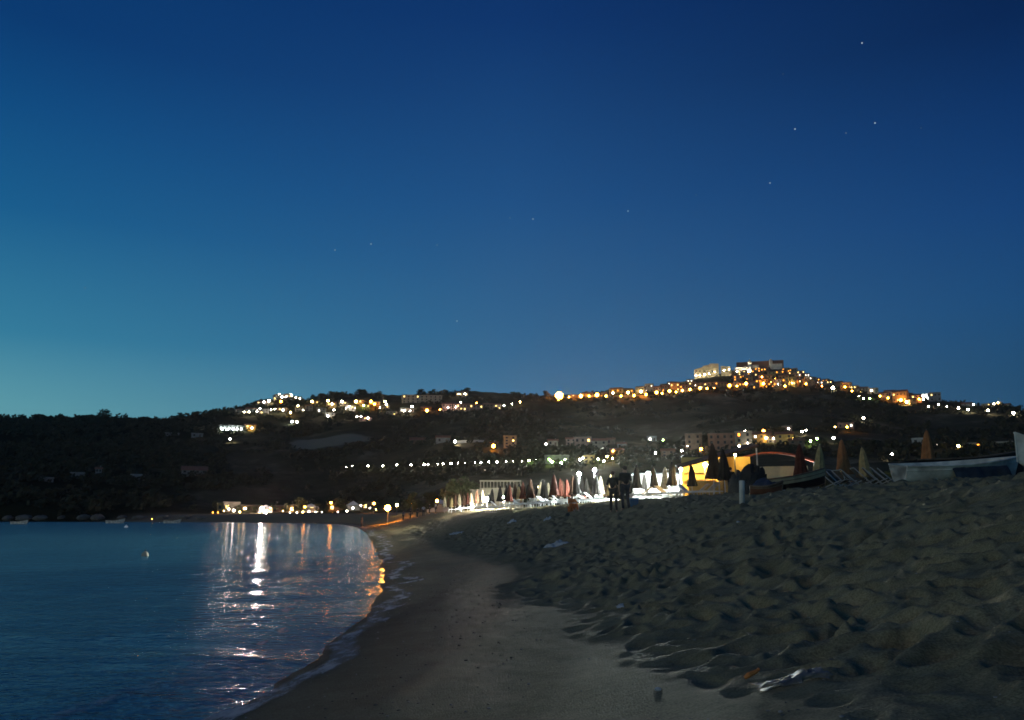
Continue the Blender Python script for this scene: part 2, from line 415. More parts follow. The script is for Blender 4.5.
# swash foam along the waterline
m_foam, nt, b = nmat('sea foam')
N = nt.nodes; Lk = nt.links
b.inputs['Base Color'].default_value = (.62, .62, .58, 1); b.inputs['Roughness'].default_value = .6
geo = N.new('ShaderNodeTexCoord'); n = N.new('ShaderNodeTexNoise'); n.inputs['Scale'].default_value = 2.2; n.inputs['Detail'].default_value = 9; n.inputs['Roughness'].default_value = .72
mp = N.new('ShaderNodeMapping'); mp.inputs['Rotation'].default_value = (0, 0, R(-12)); mp.inputs['Scale'].default_value = (1.6, .7, 1)
Lk.new(geo.outputs['Object'], mp.inputs['Vector']); Lk.new(mp.outputs['Vector'], n.inputs['Vector'])
fo = N.new('ShaderNodeAttribute'); fo.attribute_name = 'foam'
ma = N.new('ShaderNodeMath'); ma.operation = 'MULTIPLY_ADD'; ma.inputs[1].default_value = .62; ma.inputs[2].default_value = -.62
Lk.new(fo.outputs['Fac'], ma.inputs[0])
mb = N.new('ShaderNodeMath'); mb.operation = 'ADD'; Lk.new(ma.outputs[0], mb.inputs[0]); Lk.new(n.outputs['Fac'], mb.inputs[1])
mc = N.new('ShaderNodeMapRange'); mc.inputs['From Min'].default_value = .36; mc.inputs['From Max'].default_value = .62; mc.inputs['To Max'].default_value = .75
Lk.new(mb.outputs[0], mc.inputs['Value']); Lk.new(mc.outputs['Result'], b.inputs['Alpha'])
P = SH[1:14]; cum = np.concatenate([[0], np.cumsum(np.hypot(*np.diff(P, axis=0).T))])
tt = np.concatenate([np.arange(0, 60, .25), np.arange(60, cum[-1], 1.5)])
lx = np.interp(tt, cum, P[:, 0]); ly = np.interp(tt, cum, P[:, 1])
k = np.ones(21) / 21
lx = np.convolve(np.pad(lx, 10, mode='edge'), k, 'valid'); ly = np.convolve(np.pad(ly, 10, mode='edge'), k, 'valid')
tx = np.gradient(lx); ty = np.gradient(ly); ln = np.hypot(tx, ty); nx, ny = ty / ln, -tx / ln
ss = np.linspace(-2.4, 1.5, 34)
wid = np.clip(1 + tt / 60, 1, 2.5)
FX = lx[:, None] + nx[:, None] * ss[None] * wid[:, None]; FY = ly[:, None] + ny[:, None] * ss[None] * wid[:, None]
fx, fy = FX.ravel(), FY.ravel()
fz = np.maximum(sand_z(fx, fy)[0], sea_z(fx, fy)) + .012
wob = .7 * fbm(fx / 2.2, fy / 2.2, 401, 3)
sv = np.repeat(ss[None], len(tt), 0).ravel()
fv = np.exp(-((sv - .35 + wob) / .22) ** 2) + .8 * np.exp(-((sv + 1.2 + wob * 1.2) / .28) ** 2) + .35 * np.exp(-((sv + .3 + wob) / .8) ** 2)
nr, nc = FX.shape
i = np.arange((nr - 1) * nc).reshape(nr - 1, nc)[:, :-1].ravel()
me = bpy.data.meshes.new('sea_foam'); me.from_pydata(np.stack([fx, fy, fz], 1).tolist(), [], np.stack([i, i + 1, i + nc + 1, i + nc], 1).tolist())
a = me.attributes.new('foam', 'FLOAT', 'POINT'); a.data.foreach_set('value', np.clip(fv, 0, 1).astype(np.float32)); me.materials.append(m_foam)
me.polygons.foreach_set('use_smooth', [True] * len(me.polygons))
tag(link('sea_foam', me), 'thin broken white foam along the waterline', 'foam', kind='stuff')

# ------------------------------------------------------------------ vegetation
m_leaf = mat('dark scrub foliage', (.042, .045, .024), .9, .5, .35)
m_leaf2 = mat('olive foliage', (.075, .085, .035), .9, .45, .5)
m_trunk = mat('tree bark', (.10, .075, .05), .9, .3, 3)
def clump(mb, c, rx, rz, n, size):
    for _ in range(n):
        d = Vector((random.gauss(0, 1), random.gauss(0, 1), random.gauss(0, 1))).normalized() * random.random() ** .4
        p = Vector((c[0] + d.x * rx, c[1] + d.y * rx, c[2] + d.z * rz))
        a = Vector((random.gauss(0, 1), random.gauss(0, 1), random.gauss(0, 1))).normalized()
        b_ = a.orthogonal().normalized(); s = size * random.uniform(.6, 1.3)
        e_ = a.cross(b_)
        mb.add([p - b_ * s, p + e_ * s * .6, p + b_ * s, p - e_ * s * .6], [(0, 1, 2, 3)])
mb = MB()
NB = 6500
pxs = rng.uniform(-60, 1085, NB * 3); cnt = 0
for q in range(NB * 3):
    a_ = az_of(pxs[q]); d0, dd = float(D0(a_)), float(DD(a_))
    r_ = d0 + 14 + (dd * 1.01 - d0) * rng.random() ** .8
    x, y = r_ * math.sin(a_), r_ * math.cos(a_)
    if vnoise(np.array([x / 45]), np.array([y / 45]), 501)[0] + .25 * rng.random() < (-.02 if pxs[q] < 230 else .14): continue
    if math.hypot((x - fcx) / fw, (y - fcy) / fh) < .95: continue
    if h1(x, y) < 2.5: continue
    s_ = rng.uniform(1.2, 3.0) * (1 + .25 * (r_ > 900))
    z = h1(x, y)
    clump(mb, (x, y, z + s_ * .55), s_ * 1.25, s_ * .85, 20, s_ * .55)
    cnt += 1
    if cnt >= NB: break
tag(mb.build('hillside_scrub', m_leaf), 'dark scrub and bushes covering the hillsides', 'scrub', kind='stuff')

def tree(name, P, hgt, rad, label, group=None, m=None, lean=0, dens=1.0, cat='tree'):
    t = empty(name, P, random.uniform(0, 6.28), label, cat, group)
    tr = MB(); th = hgt * .42
    tr.tube([(0, 0, -1), (lean * .3, 0, th * .5), (lean, 0, th), (lean * 1.1, .1, hgt * .8)], [hgt * .035, hgt * .028, hgt * .022, hgt * .008], 7)
    for q in range(5):
        a_ = q * 1.26 + random.uniform(-.3, .3); z0 = th * random.uniform(.75, 1.1)
        tr.tube([(lean * z0 / th, 0, z0), (lean + rad * .35 * math.cos(a_), rad * .35 * math.sin(a_), z0 + hgt * .17), (lean + rad * .65 * math.cos(a_), rad * .65 * math.sin(a_), z0 + hgt * .27)], [hgt * .014, hgt * .010, hgt * .004], 5)
    tr.build('trunk', m_trunk, t)
    cr = MB()
    for q in range(13):
        a_ = random.uniform(0, 6.28); zf = random.uniform(.22, .86); q_ = random.random() ** .5 * rad * .72 * (1 - abs(zf - .48) * 1.1)
        clump(cr, (lean + q_ * math.cos(a_), q_ * math.sin(a_), hgt * zf), rad * .40, hgt * .14, int(40 * dens), rad * .12)
    cr.build('crown', m or m_leaf, t)
    return t
skyline_trees = [(104, 419, 14, 10.5, 'lone round tree standing up from the flat left skyline'),
                 (40, 419, 9, 16, 'low broad tree at the far left end of the skyline'),
                 (181, 417.5, 9, 9, 'small round tree where the left skyline starts to rise'),
                 (196, 416, 9, 10, 'pointed dark tree on the rising skyline left of the white villas'),
                 (212, 414, 10, 11, 'bushy dark tree on the rising skyline just left of the white villas'),
                 (322, 399, 12, 11, 'dark tree on the ridge right after the brightest white lamps'),
                 (332, 397, 13, 12, 'taller of two dark trees above the left village lamps'),
                 (362, 395, 13, 14, 'dense dark tree at the highest point of the left village ridge'),
                 (378, 395.5, 10, 12, 'low dark tree on the ridge left of the long pale hotel'),
                 (421, 395, 13, 12, 'dark tree rising behind the long pale hotel roof'),
                 (466, 392.5, 12, 13, 'dark tree on the ridge above the brown terrace houses'),
                 (515, 395, 9, 14, 'wide dark tree on the ridge right of the brown terrace houses'),
                 (546, 396, 13, 10, 'dark tree directly left of the brightest orange ridge lamp'),
                 (1019, 413, 12, 10, 'spiky dark tree on the skyline at the right edge')]
for px, py, hh, rr, lab in skyline_trees:
    tree('tree', hit(px, py + 2.5), hh * .8, rr * .62, lab, 'trees on the skyline')
shore_trees = [(302, 515, 350, 7, 3.6, 'orange lit tree beside the long bright beach bar on the far shore'),
               (413, 513, 165, 4.6, 1.8, 'small round lit tree with a thin trunk right of the big orange lamp'),
               (430, 512, 170, 4.8, 2.4, 'bushy yellow lit tree left of the white marquee'),
               (451, 512, 150, 5.6, 2.6, 'yellow green tree behind the leftmost row of folded umbrellas'),
               (461, 511, 145, 6.6, 3.0, 'tallest yellow green tree left of the flat roofed lido building'),
               (473, 511, 150, 5.6, 2.4, 'yellow green tree touching the left wall of the lido building'),
               (342, 514, 352, 6, 3.4, 'dark olive tree between the two white tents on the far shore'),
               (699, 470, 215, 9, 4.0, 'broad brown lit tree behind the white beach tent'),
               (707, 458, 225, 9.5, 2.6, 'narrow green lit tree in front of the brick building'),
               (661, 462, 230, 7, 4.5, 'green lit tree above the white beach tent'),
               (813, 453, 220, 7, 3.6, 'bright green lit tree right of the yellow lit houses'),
               (840, 456, 214, 4.5, 5.0, 'low green lit hedge tree behind the orange folded umbrella'),
               (860, 456, 212, 4.2, 4.0, 'low green lit bush tree behind the pale folded umbrella'),
               (905, 462, 205, 8, 6.0, 'big dark tree behind the black boat'),
               (985, 463, 200, 8, 7.0, 'wide dark tree above the bow of the white boat')]
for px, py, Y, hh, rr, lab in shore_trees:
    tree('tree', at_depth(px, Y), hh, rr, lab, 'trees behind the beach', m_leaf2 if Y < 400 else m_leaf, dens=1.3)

# ------------------------------------------------------------------ lamps
m_pole = mat('lamp pole grey', (.16, .16, .15), .5, .2, 4, .6)
HEADS = {}
def lamp_far(px, py, c, s, label, group, name='street_lamp', H=6.0, Le=150, on=None):
    """lamp on the hill: its globe shows at the pixel; pole from the ground there"""
    P = hit(px, py + 3) if on is None else on
    rg = math.hypot(P.x, P.y)
    hp = H / rg * F
    P = hit(px, py + hp * .9) if on is None else on
    rg = math.hypot(P.x, P.y)
    g = above(px, py, rg)
    gz = h1(g.x, g.y); ph = min(max(g.z - gz, 1.3), 12)
    s *= random.uniform(.85, 1.15); rad = .62 * s * (rg / 900) ** .5 * {'o': 1.55, 'y': 1.3}.get(c, 1.0)
    Le = Le * {'o': .6, 'y': .7}.get(c, .8); Le = max(8, round(Le / 8) * 8)
    o = empty(name, (g.x, g.y, gz), 0, label, 'street lamp', group)
    p = MB(); p.tube([(0, 0, -.6), (0, 0, ph - rad * .6)], [.09, .06], 6)
    p.build('pole', m_pole, o)
    gl = MB(); gl.ball((0, 0, ph), rad, sub=1)
    gl.build('lamp_head', emit(f'lamp glass {c} {int(Le)}', LC[c], Le), o)
    return o
def lamp_row(pts, what, group, H=6., Le=150):
    pts = sorted(pts)
    for i, q in enumerate(pts):
        px, py, c, s = q[:4]
        col = {'w': 'warm white', 'c': 'cold white', 'o': 'orange', 'y': 'yellow', 'p': 'pinkish white', 'g': 'greenish'}[c]
        lab = q[4] if len(q) > 4 else f'{col} lamp, {ordinal(i)} {what}'
        lamp_far(px, py, c, s, lab, group, H=H, Le=Le)
# the road row
road_row = [(a_, b_, c_, d_ * .82 * random.uniform(.6, 1.3)) for a_, b_, c_, d_ in [(346, 467, 'w', .7), (352, 466, 'w', .8), (368, 466, 'w', 1), (383, 466, 'w', 1), (397, 465, 'w', 1.1), (411, 465, 'w', 1.1), (424, 464.5, 'w', 1), (428, 464.5, 'w', .9),
            (438, 464, 'w', 1), (443, 463.5, 'w', .9), (451, 463.5, 'w', 1.2), (458, 463, 'w', .9), (465, 463, 'w', .5), (475, 462.5, 'w', .9), (481, 462.5, 'c', 1.2), (489, 462, 'w', 1), (497, 462, 'w', 1.1),
            (506, 461.5, 'w', 1), (513, 461.5, 'w', .5), (522, 461, 'w', .9), (529, 460.5, 'g', 1), (536, 460, 'g', 1)]]
lamp_row(road_row, 'in the even row along the lower hillside road', 'street lamps along the lower hillside road', 5, 170)
lv_top = [(264, 402, 'w', 1), (269, 401, 'w', 1.5), (279, 394.5, 'w', 1.6), (282, 397, 'w', 1.2), (286, 397, 'w', 1.1), (291, 395.5, 'w', 2.6, 'biggest white lamp cluster light at the top of the left hill village'), (296, 397.5, 'w', 1.1), (300, 398.5, 'w', .8),
          (281, 401.5, 'o', 1.2)]
lamp_row(lv_top, 'by the villas atop the left hill', 'lamps on the top of the left hill', 5, 150)
lv_mid = [(244, 412, 'w', 1), (249, 412, 'w', 1), (257, 411, 'w', 1), (260, 409, 'w', 1.4), (271, 410, 'w', 1), (275, 409, 'w', .9), (283, 410, 'w', 1.2), (290.5, 412.5, 'y', 1.1), (298, 406, 'y', 1.1), (303, 410, 'w', .8),
          (312, 401.5, 'y', 1.3), (319, 410.5, 'w', 1), (328, 401, 'y', 1.5), (332, 404, 'y', 1.2), (334, 410, 'w', 1.1), (342, 401.5, 'w', 1.6), (346, 408, 'w', .8), (349, 406.5, 'w', 1.2), (355, 408, 'w', .7), (356, 401.5, 'y', 1.5),
          (363.5, 405.5, 'g', 1.2), (371, 401.5, 'o', 1.4), (374.5, 404, 'o', 1.3), (380, 407.5, 'w', 1), (385, 401.5, 'y', 1.5), (386.5, 404.5, 'w', 1.2)]
lamp_row(lv_mid, 'among the streets of the left hill village', 'lamps among the left hill village', 6, 130)
lv_low = [(328, 416, 'w', 1.3), (357, 416.5, 'w', 1.2), (361, 416.5, 'p', 1.2), (368, 418, 'p', 1.4), (292, 421.5, 'c', 1.3), (297, 422, 'w', 1.3), (222, 429, 'c', 1.3), (227, 429.5, 'c', 1.1), (233, 429, 'c', 1.1), (237, 429.5, 'c', 1.1), (241, 429.5, 'c', .8), (252, 428, 'y', 1), (230, 439, 'w', 1.2)]
lamp_row(lv_low, 'below the left hill village', 'lamps below the left hill village', 4, 130)
lv_right = [(404, 411, 'w', 1), (410, 411, 'w', 1.1), (412, 406.5, 'w', 1.8, 'strong white lamp before the long pale hotel'), (427, 410.5, 'o', 1.6), (440, 409.5, 'o', .9), (448, 407.5, 'p', 1), (456, 407, 'p', .9), (459, 394, 'w', 1), (465, 394, 'w', 1.2), (461, 402.5, 'w', 1.2), (476.5, 403, 'o', .8), (504, 405.5, 'w', 1.2), (512, 404, 'w', 1), (520, 402, 'y', 1)]
lamp_row(lv_right, 'about the hotel and terrace houses on the ridge', 'lamps about the hotel on the ridge', 5, 130)
mid = [(455, 441.5, 'w', 2.0, 'bright white floodlight beside the pale farmhouse on the middle slope'), (493.5, 446, 'o', 1.5, 'orange lamp beside the brown apartment block on the middle slope'), (546, 444, 'w', 1.4, 'white lamp left of the orange lit houses on the middle slope')]
lamp_row(mid, '', 'lamps on the middle slope', 4, 150)
ridge = [(569, 397, 'o', 1.0), (589, 396, 'o', 1.1), (606, 396, 'o', 1.2), (621, 396, 'o', 1.1), (634, 395.5, 'o', 1.2), (646, 394.5, 'o', 1.1), (662, 393.5, 'o', 1.1), (676, 392, 'o', 1.0), (690, 389.5, 'o', 1.2), (707, 388.5, 'o', 1.0), (559, 396, 'o', 5.6, 'largest and brightest orange lamp on the ridge, far left of the hilltop town'), (581, 396, 'o', 1.7), (597, 395, 'o', 2.6), (613, 393, 'y', 1.6), (628, 392.5, 'y', 1.5), (641, 391.5, 'y', 1.6), (652.5, 389, 'w', 1.2), (656.5, 392.5, 'o', 1.6), (669.5, 391, 'o', 1.7), (682.5, 390.5, 'o', 1.3), (700, 388, 'o', 1.7), (714, 388, 'o', .7)]  # opening run of orange lamps is added to strengthen the ridge glow
lamp_row(ridge, 'along the ridge road left of the castle', 'orange street lamps along the ridge road', 6, 170)
rv = [(737, 386, 'o', 1.0), (754, 385, 'o', 1.2), (758, 380, 'o', .9), (771, 383, 'o', 1.3), (775, 379, 'o', .9), (785, 386, 'o', 1.1), (796, 382, 'o', 1.1), (801, 378, 'o', .8), (806, 384, 'o', .9), (815, 383.5, 'o', .9), (822, 386, 'o', .8), (729.5, 385.5, 'o', 1.7), (746, 383.5, 'o', 1.7), (763.5, 383.5, 'o', 1.6), (762, 377, 'o', .8), (765.5, 377, 'o', .8), (770, 373.5, 'y', .8), (778, 384, 'w', .9), (781, 381, 'y', 1.3), (789.5, 379, 'y', 1.6), (792, 383, 'y', .8),  # first orange lamps here are extras, added for the town's amber glow
      (833, 388, 'w', 3.0, 'large white floodlight on the right shoulder of the hilltop town')]
lamp_row(rv, 'among the houses under the cathedral', 'lamps among the houses under the cathedral', 5, 150)
rr = [(852, 391, 'o', 1.0), (880, 396, 'o', .9), (888, 398, 'o', .9), (912, 401, 'o', 1.0), (919, 399, 'o', .8), (845, 387, 'o', 1.2), (859, 396, 'w', .8), (863.5, 389, 'w', 1.2), (871.5, 390.5, 'w', 1.2), (863.5, 398.5, 'g', 1.5), (870, 398.5, 'g', 1.3), (893.5, 392, 'w', .7), (894.5, 397.5, 'w', .8), (901, 400, 'o', 1.9), (906.5, 402, 'y', 1.4), (928.5, 406.5, 'w', 1.4), (938.5, 404.5, 'w', 1.1), (947, 406.5, 'w', .9),  # leading orange lamps are extras put in for more glow on this slope
      (958.5, 408, 'w', 1.5), (968, 409.5, 'w', 1.3), (973.5, 404.5, 'w', 1.1), (988, 410.5, 'w', 1.4), (994, 404, 'w', 1.1), (998, 402.5, 'y', .8), (1013.5, 413, 'w', 1.6), (863.5, 418, 'w', 1.3), (847, 427, 'o', .9)]
lamp_row(rr, 'on the slope right of the hilltop town', 'lamps on the slope right of the hilltop town', 5, 130)
low = [(650, 439, 'w', 1.5), (663, 440, 'g', .9), (655.5, 453, 'c', 1.3), (682, 451, 'c', 1.2), (687.5, 446, 'w', .7), (701, 449, 'o', 1.2), (727, 438.5, 'w', .9), (737, 432, 'w', 1), (739, 446, 'w', 1), (743.5, 437, 'w', 1.4), (745, 431.5, 'w', 1.4), (749, 433, 'w', 1), (747.5, 443, 'w', 1), (763.5, 431, 'o', 1.4), (766, 438, 'y', 1.1), (773.5, 438.5, 'w', 1.3), (783, 438, 'y', 1.7), (788.5, 428.5, 'w', 1.3), (793, 439, 'y', 1), (802, 431.5, 'w', 1.2), (806, 430.5, 'w', 1.1), (810.5, 441, 'g', 1.4), (817, 438.5, 'g', 1.3), (833.5, 438, 'w', 1.6), (848, 426.5, 'o', .8),
       (550, 460, 'g', 1), (565, 459.5, 'g', 1), (580, 459.5, 'w', 1.3), (583, 458, 'w', 1.2), (598, 459, 'g', 1), (604, 461, 'w', 1.2), (607, 456.5, 'y', 1), (612.5, 458.5, 'y', 1), (958.5, 446, 'y', 1.3), (892, 454, 'w', 1)]
low = [q for q in low if q[0] != 848]
lamp_row(low, 'among the houses at hill foot', 'lamps among the houses at the foot of the hill', 4, 110)

# lamps with parts near the beach
def flood(px, py, Y, c, rad, Le, label, group):
    g = above(px, py, Y / math.cos(az_of(px, py)))
    gz = h1(g.x, g.y); ph = g.z - gz
    o = empty('floodlight', (g.x, g.y, gz), 0, label, 'floodlight', group)
    p = MB(); p.tube([(0, .12, -.4), (0, .12, ph + .1)], [.06, .045], 8); p.build('pole', m_pole, o)
    hb = MB(); hb.tube([(0, .12, ph + .08), (0, -rad * .75, ph + rad + .05)], .03, 6); hb.lathe([(rad * .9, rad + .02), (rad * .6, rad + .06), (rad * .1, rad + .09)], 12, c=(0, -rad * .75, ph)); hb.build('hood', m_pole, o)
    l = MB(); l.ball((0, -rad * .75, ph), rad, sub=2); l.build('lamp_head', emit(f'flood glass {c} {int(Le)}', LC[c], Le), o)
    return o
FG = 'floodlights along the beach'
flood(388, 508, 150, 'o', .5, 320, 'big glaring orange yellow lamp beside the waterline', FG)
flood(487, 499, 100, 'w', .17, 15000, 'cold white floodlight before the lido building, left one of the pair', FG)
flood(504, 497.5, 100, 'w', .16, 9000, 'cold white floodlight before the lido building, right one of the pair', FG)
flood(579, 474, 94, 'c', .17, 22000, 'white floodlight above the orange folded umbrellas', FG)
flood(594.5, 470, 97, 'c', .17, 22000, 'white floodlight just left of the two standing people', FG)
flood(648, 474, 66, 'c', .16, 23000, 'white floodlight on the left half of the white beach tent', FG)
flood(681, 468, 62, 'c', .16, 24000, 'white floodlight between the white tent and the yellow bar', FG)
flood(705, 465, 54, 'y', .13, 2000, 'yellow lamp in the open front of the beach bar', FG)
flood(262, 508.5, 338, 'p', .55, 1700, 'pinkish white floodlight on the far shore with the longest reflection', FG)
flood(266, 513, 336, 'w', .35, 500, 'lower white lamp under the pinkish floodlight on the far shore', FG)
FAR = sorted([(224, 511, 'y', .42, 260), (229, 509, 'w', .6, 420), (234, 510.5, 'w', .75, 520), (240, 512, 'y', .6, 420), (245.5, 508.5, 'w', .5, 360), (271, 508.5, 'o', .55, 260), (283, 511, 'y', .42, 240), (290, 513, 'w', .6, 320), (297, 513, 'w', .6, 420), (303, 512, 'y', .6, 420),
              (309, 511.5, 'w', .6, 500), (316, 512.5, 'w', .6, 480), (322, 512.5, 'w', .5, 300), (305, 507, 'o', .7, 420), (333, 513, 'o', .5, 360), (338, 512, 'p', .5, 300), (347, 511, 'w', .6, 480), (353, 508, 'w', .7, 520), (361, 505.5, 'p', .6, 380), (370, 508, 'w', .5, 380), (376, 509.5, 'y', .5, 380), (213, 512.5, 'o', .3, 200), (218, 512.5, 'o', .3, 200)])
for i, (px, py, c, s_, L_) in enumerate(FAR):
    col = {'w': 'white', 'o': 'orange', 'y': 'yellow', 'p': 'pink'}[c]
    flood(px, py, 342, c, s_ * .5, L_ * ((.2 if px < 247 or c == 'o' else .11) if c != 'y' else .12), f'{col} beach bar lamp, {ordinal(i)} of those along the far shore', 'small beach bar lamps along the far shore')

# ------------------------------------------------------------------ houses
WALLS = {'cream': (.50, .44, .33), 'white': (.62, .60, .55), 'ochre': (.52, .36, .16), 'brown': (.30, .21, .14), 'pink': (.50, .34, .27), 'grey': (.36, .35, .33), 'brick': (.30, .17, .11), 'yellow': (.58, .46, .18)}
m_roof = mat('terracotta roof tiles', (.26, .12, .07), .85, .35, 2, bump=.3)
m_flat = mat('flat roof concrete', (.28, .27, .25), .9, .2, 1)
m_frame = mat('window frame brown', (.14, .10, .07), .6, .2, 5)
m_glass = mat('dark window glass', (.02, .025, .03), .15, .1, 2, spec=.5)
def house(px, py, wpx, hpx, col, roof, label, group, floors=2, lit=.3, name='house', yaw=0, dep=.8, P=None, litc='y', litL=5, cols=None, cat='house'):
    P = P or hit(px, py); rg = math.hypot(P.x, P.y); k = rg / F
    W, Hh = wpx * k, hpx * k; Dp = max(4, min(W * dep, 14))
    face = math.atan2(P.x, P.y)
    o = empty(name, P, -face + yaw, label, cat, group)
    wm = mat('plaster ' + col, tuple(q_ * .72 for q_ in WALLS[col]), .9, .35, .4)
    b_ = MB(); b_.box((0, Dp / 2, Hh / 2 - 2), (W, Dp, Hh + 4)); 
    if roof == 'flat':
        b_.box((0, Dp / 2, Hh + .3), (W + .5, Dp + .5, .6))
    b_.build('wall', wm, o)
    r_ = MB()
    if roof == 'gable':
        rh = min(W, Dp) * .22; e_ = .5
        v = [(-W / 2 - e_, -e_, Hh - .1), (W / 2 + e_, -e_, Hh - .1), (W / 2 + e_, Dp + e_, Hh - .1), (-W / 2 - e_, Dp + e_, Hh - .1), (-W / 2 - e_, Dp / 2, Hh + rh), (W / 2 + e_, Dp / 2, Hh + rh)]
        v += [(a, c, d + .25) for a, c, d in v]
        r_.add(v, [(0, 1, 5, 4), (2, 3, 4, 5), (6, 10, 11, 7), (8, 11, 10, 9), (0, 6, 7, 1), (2, 8, 9, 3), (0, 4, 10, 6), (3, 9, 10, 4), (1, 7, 11, 5), (2, 5, 11, 8)])
        rf = r_.build('roof', m_roof, o)
    elif roof == 'hip':
        rh = min(W, Dp) * .25; e_ = .5; q = max(0.2, W / 2 - Dp / 2)
        r_.add([(-W / 2 - e_, -e_, Hh), (W / 2 + e_, -e_, Hh), (W / 2 + e_, Dp + e_, Hh), (-W / 2 - e_, Dp + e_, Hh), (-q, Dp / 2, Hh + rh), (q, Dp / 2, Hh + rh)], [(0, 1, 5, 4), (1, 2, 5), (2, 3, 4, 5), (3, 0, 4), (3, 2, 1, 0)])
        rf = r_.build('roof', m_roof, o)
    else:
        r_.box((0, Dp / 2, Hh + .65), (W + .1, Dp + .1, .1)); rf = r_.build('roof', m_flat, o)
    if roof != 'flat':
        c_ = MB(); c_.box((W * .25, Dp * .62, Hh + 1.0), (.7, .7, 1.8)); c_.build('chimney', wm, rf)
    n = cols or max(2, min(7, int(W / 3.4)))
    fh = Hh / floors; wh = min(1.6, fh * .5); ww = min(1.2, W / n * .45)
    door_at = n // 2
    lm = emit(f'lit window {litc} {litL}', LC[litc], litL)
    for fl in range(floors):
        for i in range(n):
            cx = -W / 2 + W * (i + .5) / n; cz = fl * fh + fh * .55
            if fl == 0 and i == door_at:
                d_ = MB(); dh = min(2.3, fh * .8); d_.box((cx, -.04, dh / 2), (min(1.3, ww * 1.2), .1, dh)); d_.build('door', m_frame, o); continue
            f_ = MB()
            for dx in (-1, 1): f_.box((cx + dx * (ww / 2 + .06), -.05, cz), (.12, .12, wh + .24))
            for dz in (-1, 1): f_.box((cx, -.05, cz + dz * (wh / 2 + .06)), (ww, .12, .12))
            f_.box((cx, -.02, cz), (ww, .05, wh), 1)
            f_.build('window', [m_frame, lm if random.random() < lit else m_glass], o)
    return o
G1 = 'houses of the left hill village'
lv_h = [(240, 414, 9, 4, 'cream'), (251, 414, 10, 4.5, 'white'), (264, 414, 9, 4, 'grey'), (262, 405, 10, 3, 'grey'), (278, 400, 9, 4.5, 'white'), (287, 399, 9, 4.5, 'white'), (297, 400.5, 8, 3, 'cream'), (282, 413, 9, 4, 'brown'), (299, 412, 8, 4.5, 'cream'), (309, 411, 7, 5, 'cream'), (315, 405, 8, 3.5, 'brown'), (321, 413, 9, 4, 'grey'), (331, 408, 9, 5, 'cream'), (330, 418, 9, 4, 'white'),
        (343, 406, 8, 4, 'cream'), (350, 411, 9, 4.5, 'white'), (358, 405, 9, 4.5, 'ochre'), (366, 409, 8, 4, 'yellow'), (374, 407, 10, 4.5, 'ochre'), (385, 410, 9, 4, 'cream'), (391, 415, 10, 3, 'cream'), (365, 421, 11, 3.5, 'pink')]
lv_h.sort()
for i, (px, py, W_, H_, c) in enumerate(lv_h):
    house(px, py, W_, H_, c, random.choice(['gable', 'hip', 'flat']), f'small {c} house, {ordinal(i)} in the left hill village', G1, 2, .25, yaw=random.uniform(-.3, .3))
house(231, 431, 22, 4.5, 'white', 'flat', 'long low white house in a row of cold lamps below the left village', None, 1, .6, litc='c')
house(250, 431, 10, 5.5, 'ochre', 'gable', 'small ochre house at the right end of the cold lamps below the left village', None, 2, .3)
house(295, 424, 8, 3, 'white', 'flat', 'tiny white house with two lamps on the slope below the left village', None, 1, .5)
house(422, 403.5, 40, 8, 'cream', 'flat', 'long pale hotel with rows of windows on the ridge', None, 3, .12, name='hotel', cols=9, cat='hotel')
house(407, 412.5, 14, 4, 'white', 'flat', 'white annex with lit front below the long pale hotel', None, 1, .7, litc='w')
house(426, 412, 10, 4, 'ochre', 'gable', 'orange lit house under the long pale hotel', None, 1, .5, litc='o')
house(462, 396.5, 12, 4, 'grey', 'gable', 'grey house high on the ridge with two white lamps', None, 1, .4)
for i, (px, c) in enumerate([(447, 'pink'), (458, 'brown'), (468, 'pink'), (478, 'pink'), (488, 'brown'), (496, 'cream')]):
    house(px, 411 - (px > 480) * 1.5, 10, 7 - i * .5, c, 'gable', f'{c} terraced house, {ordinal(i)} of the row right of the hotel', 'terraced houses on the ridge', 2, .2)
house(443, 443, 14, 5, 'grey', 'gable', 'pale grey farmhouse beside a bright floodlight on the middle slope', None, 1, .1)
house(494, 448, 8, 5, 'brown', 'gable', 'small brown house with an orange lamp on the middle slope', None, 1, .2, litc='o')
house(510, 448, 13, 11.5, 'ochre', 'flat', 'brown apartment block standing alone on the middle slope', None, 4, .1, name='apartment_block', cat='apartment block')
house(418, 443, 16, 3, 'brown', 'gable', 'faint long brown farm building on the dark slope left of the grey farmhouse', None, 1, 0)
# far left, unlit
for px, py, W_, H_, c, lab in [(194, 477, 22, 6, 'grey', 'long dim grey house on the dark left headland, rightmost there'), (137, 480, 15, 4, 'white', 'low dim white villa in the middle of the dark left headland'), (98, 477, 5, 7, 'grey', 'narrow dim grey tower house on the dark left headland'), (77, 478, 11, 4, 'grey', 'dim grey house just left of the narrow tower house'), (46, 482, 11, 3, 'grey', 'dim low grey house at the far left of the headland'), (197, 437, 10, 3, 'grey', 'dim grey cottage high on the dark left slope'), (172, 436, 12, 2, 'grey', 'dim flat grey shed high on the dark left slope')]:
    house(px, py, W_, H_, c, 'flat' if H_ < 5 else 'gable', lab, None, 1 if H_ < 6 else 2, 0)
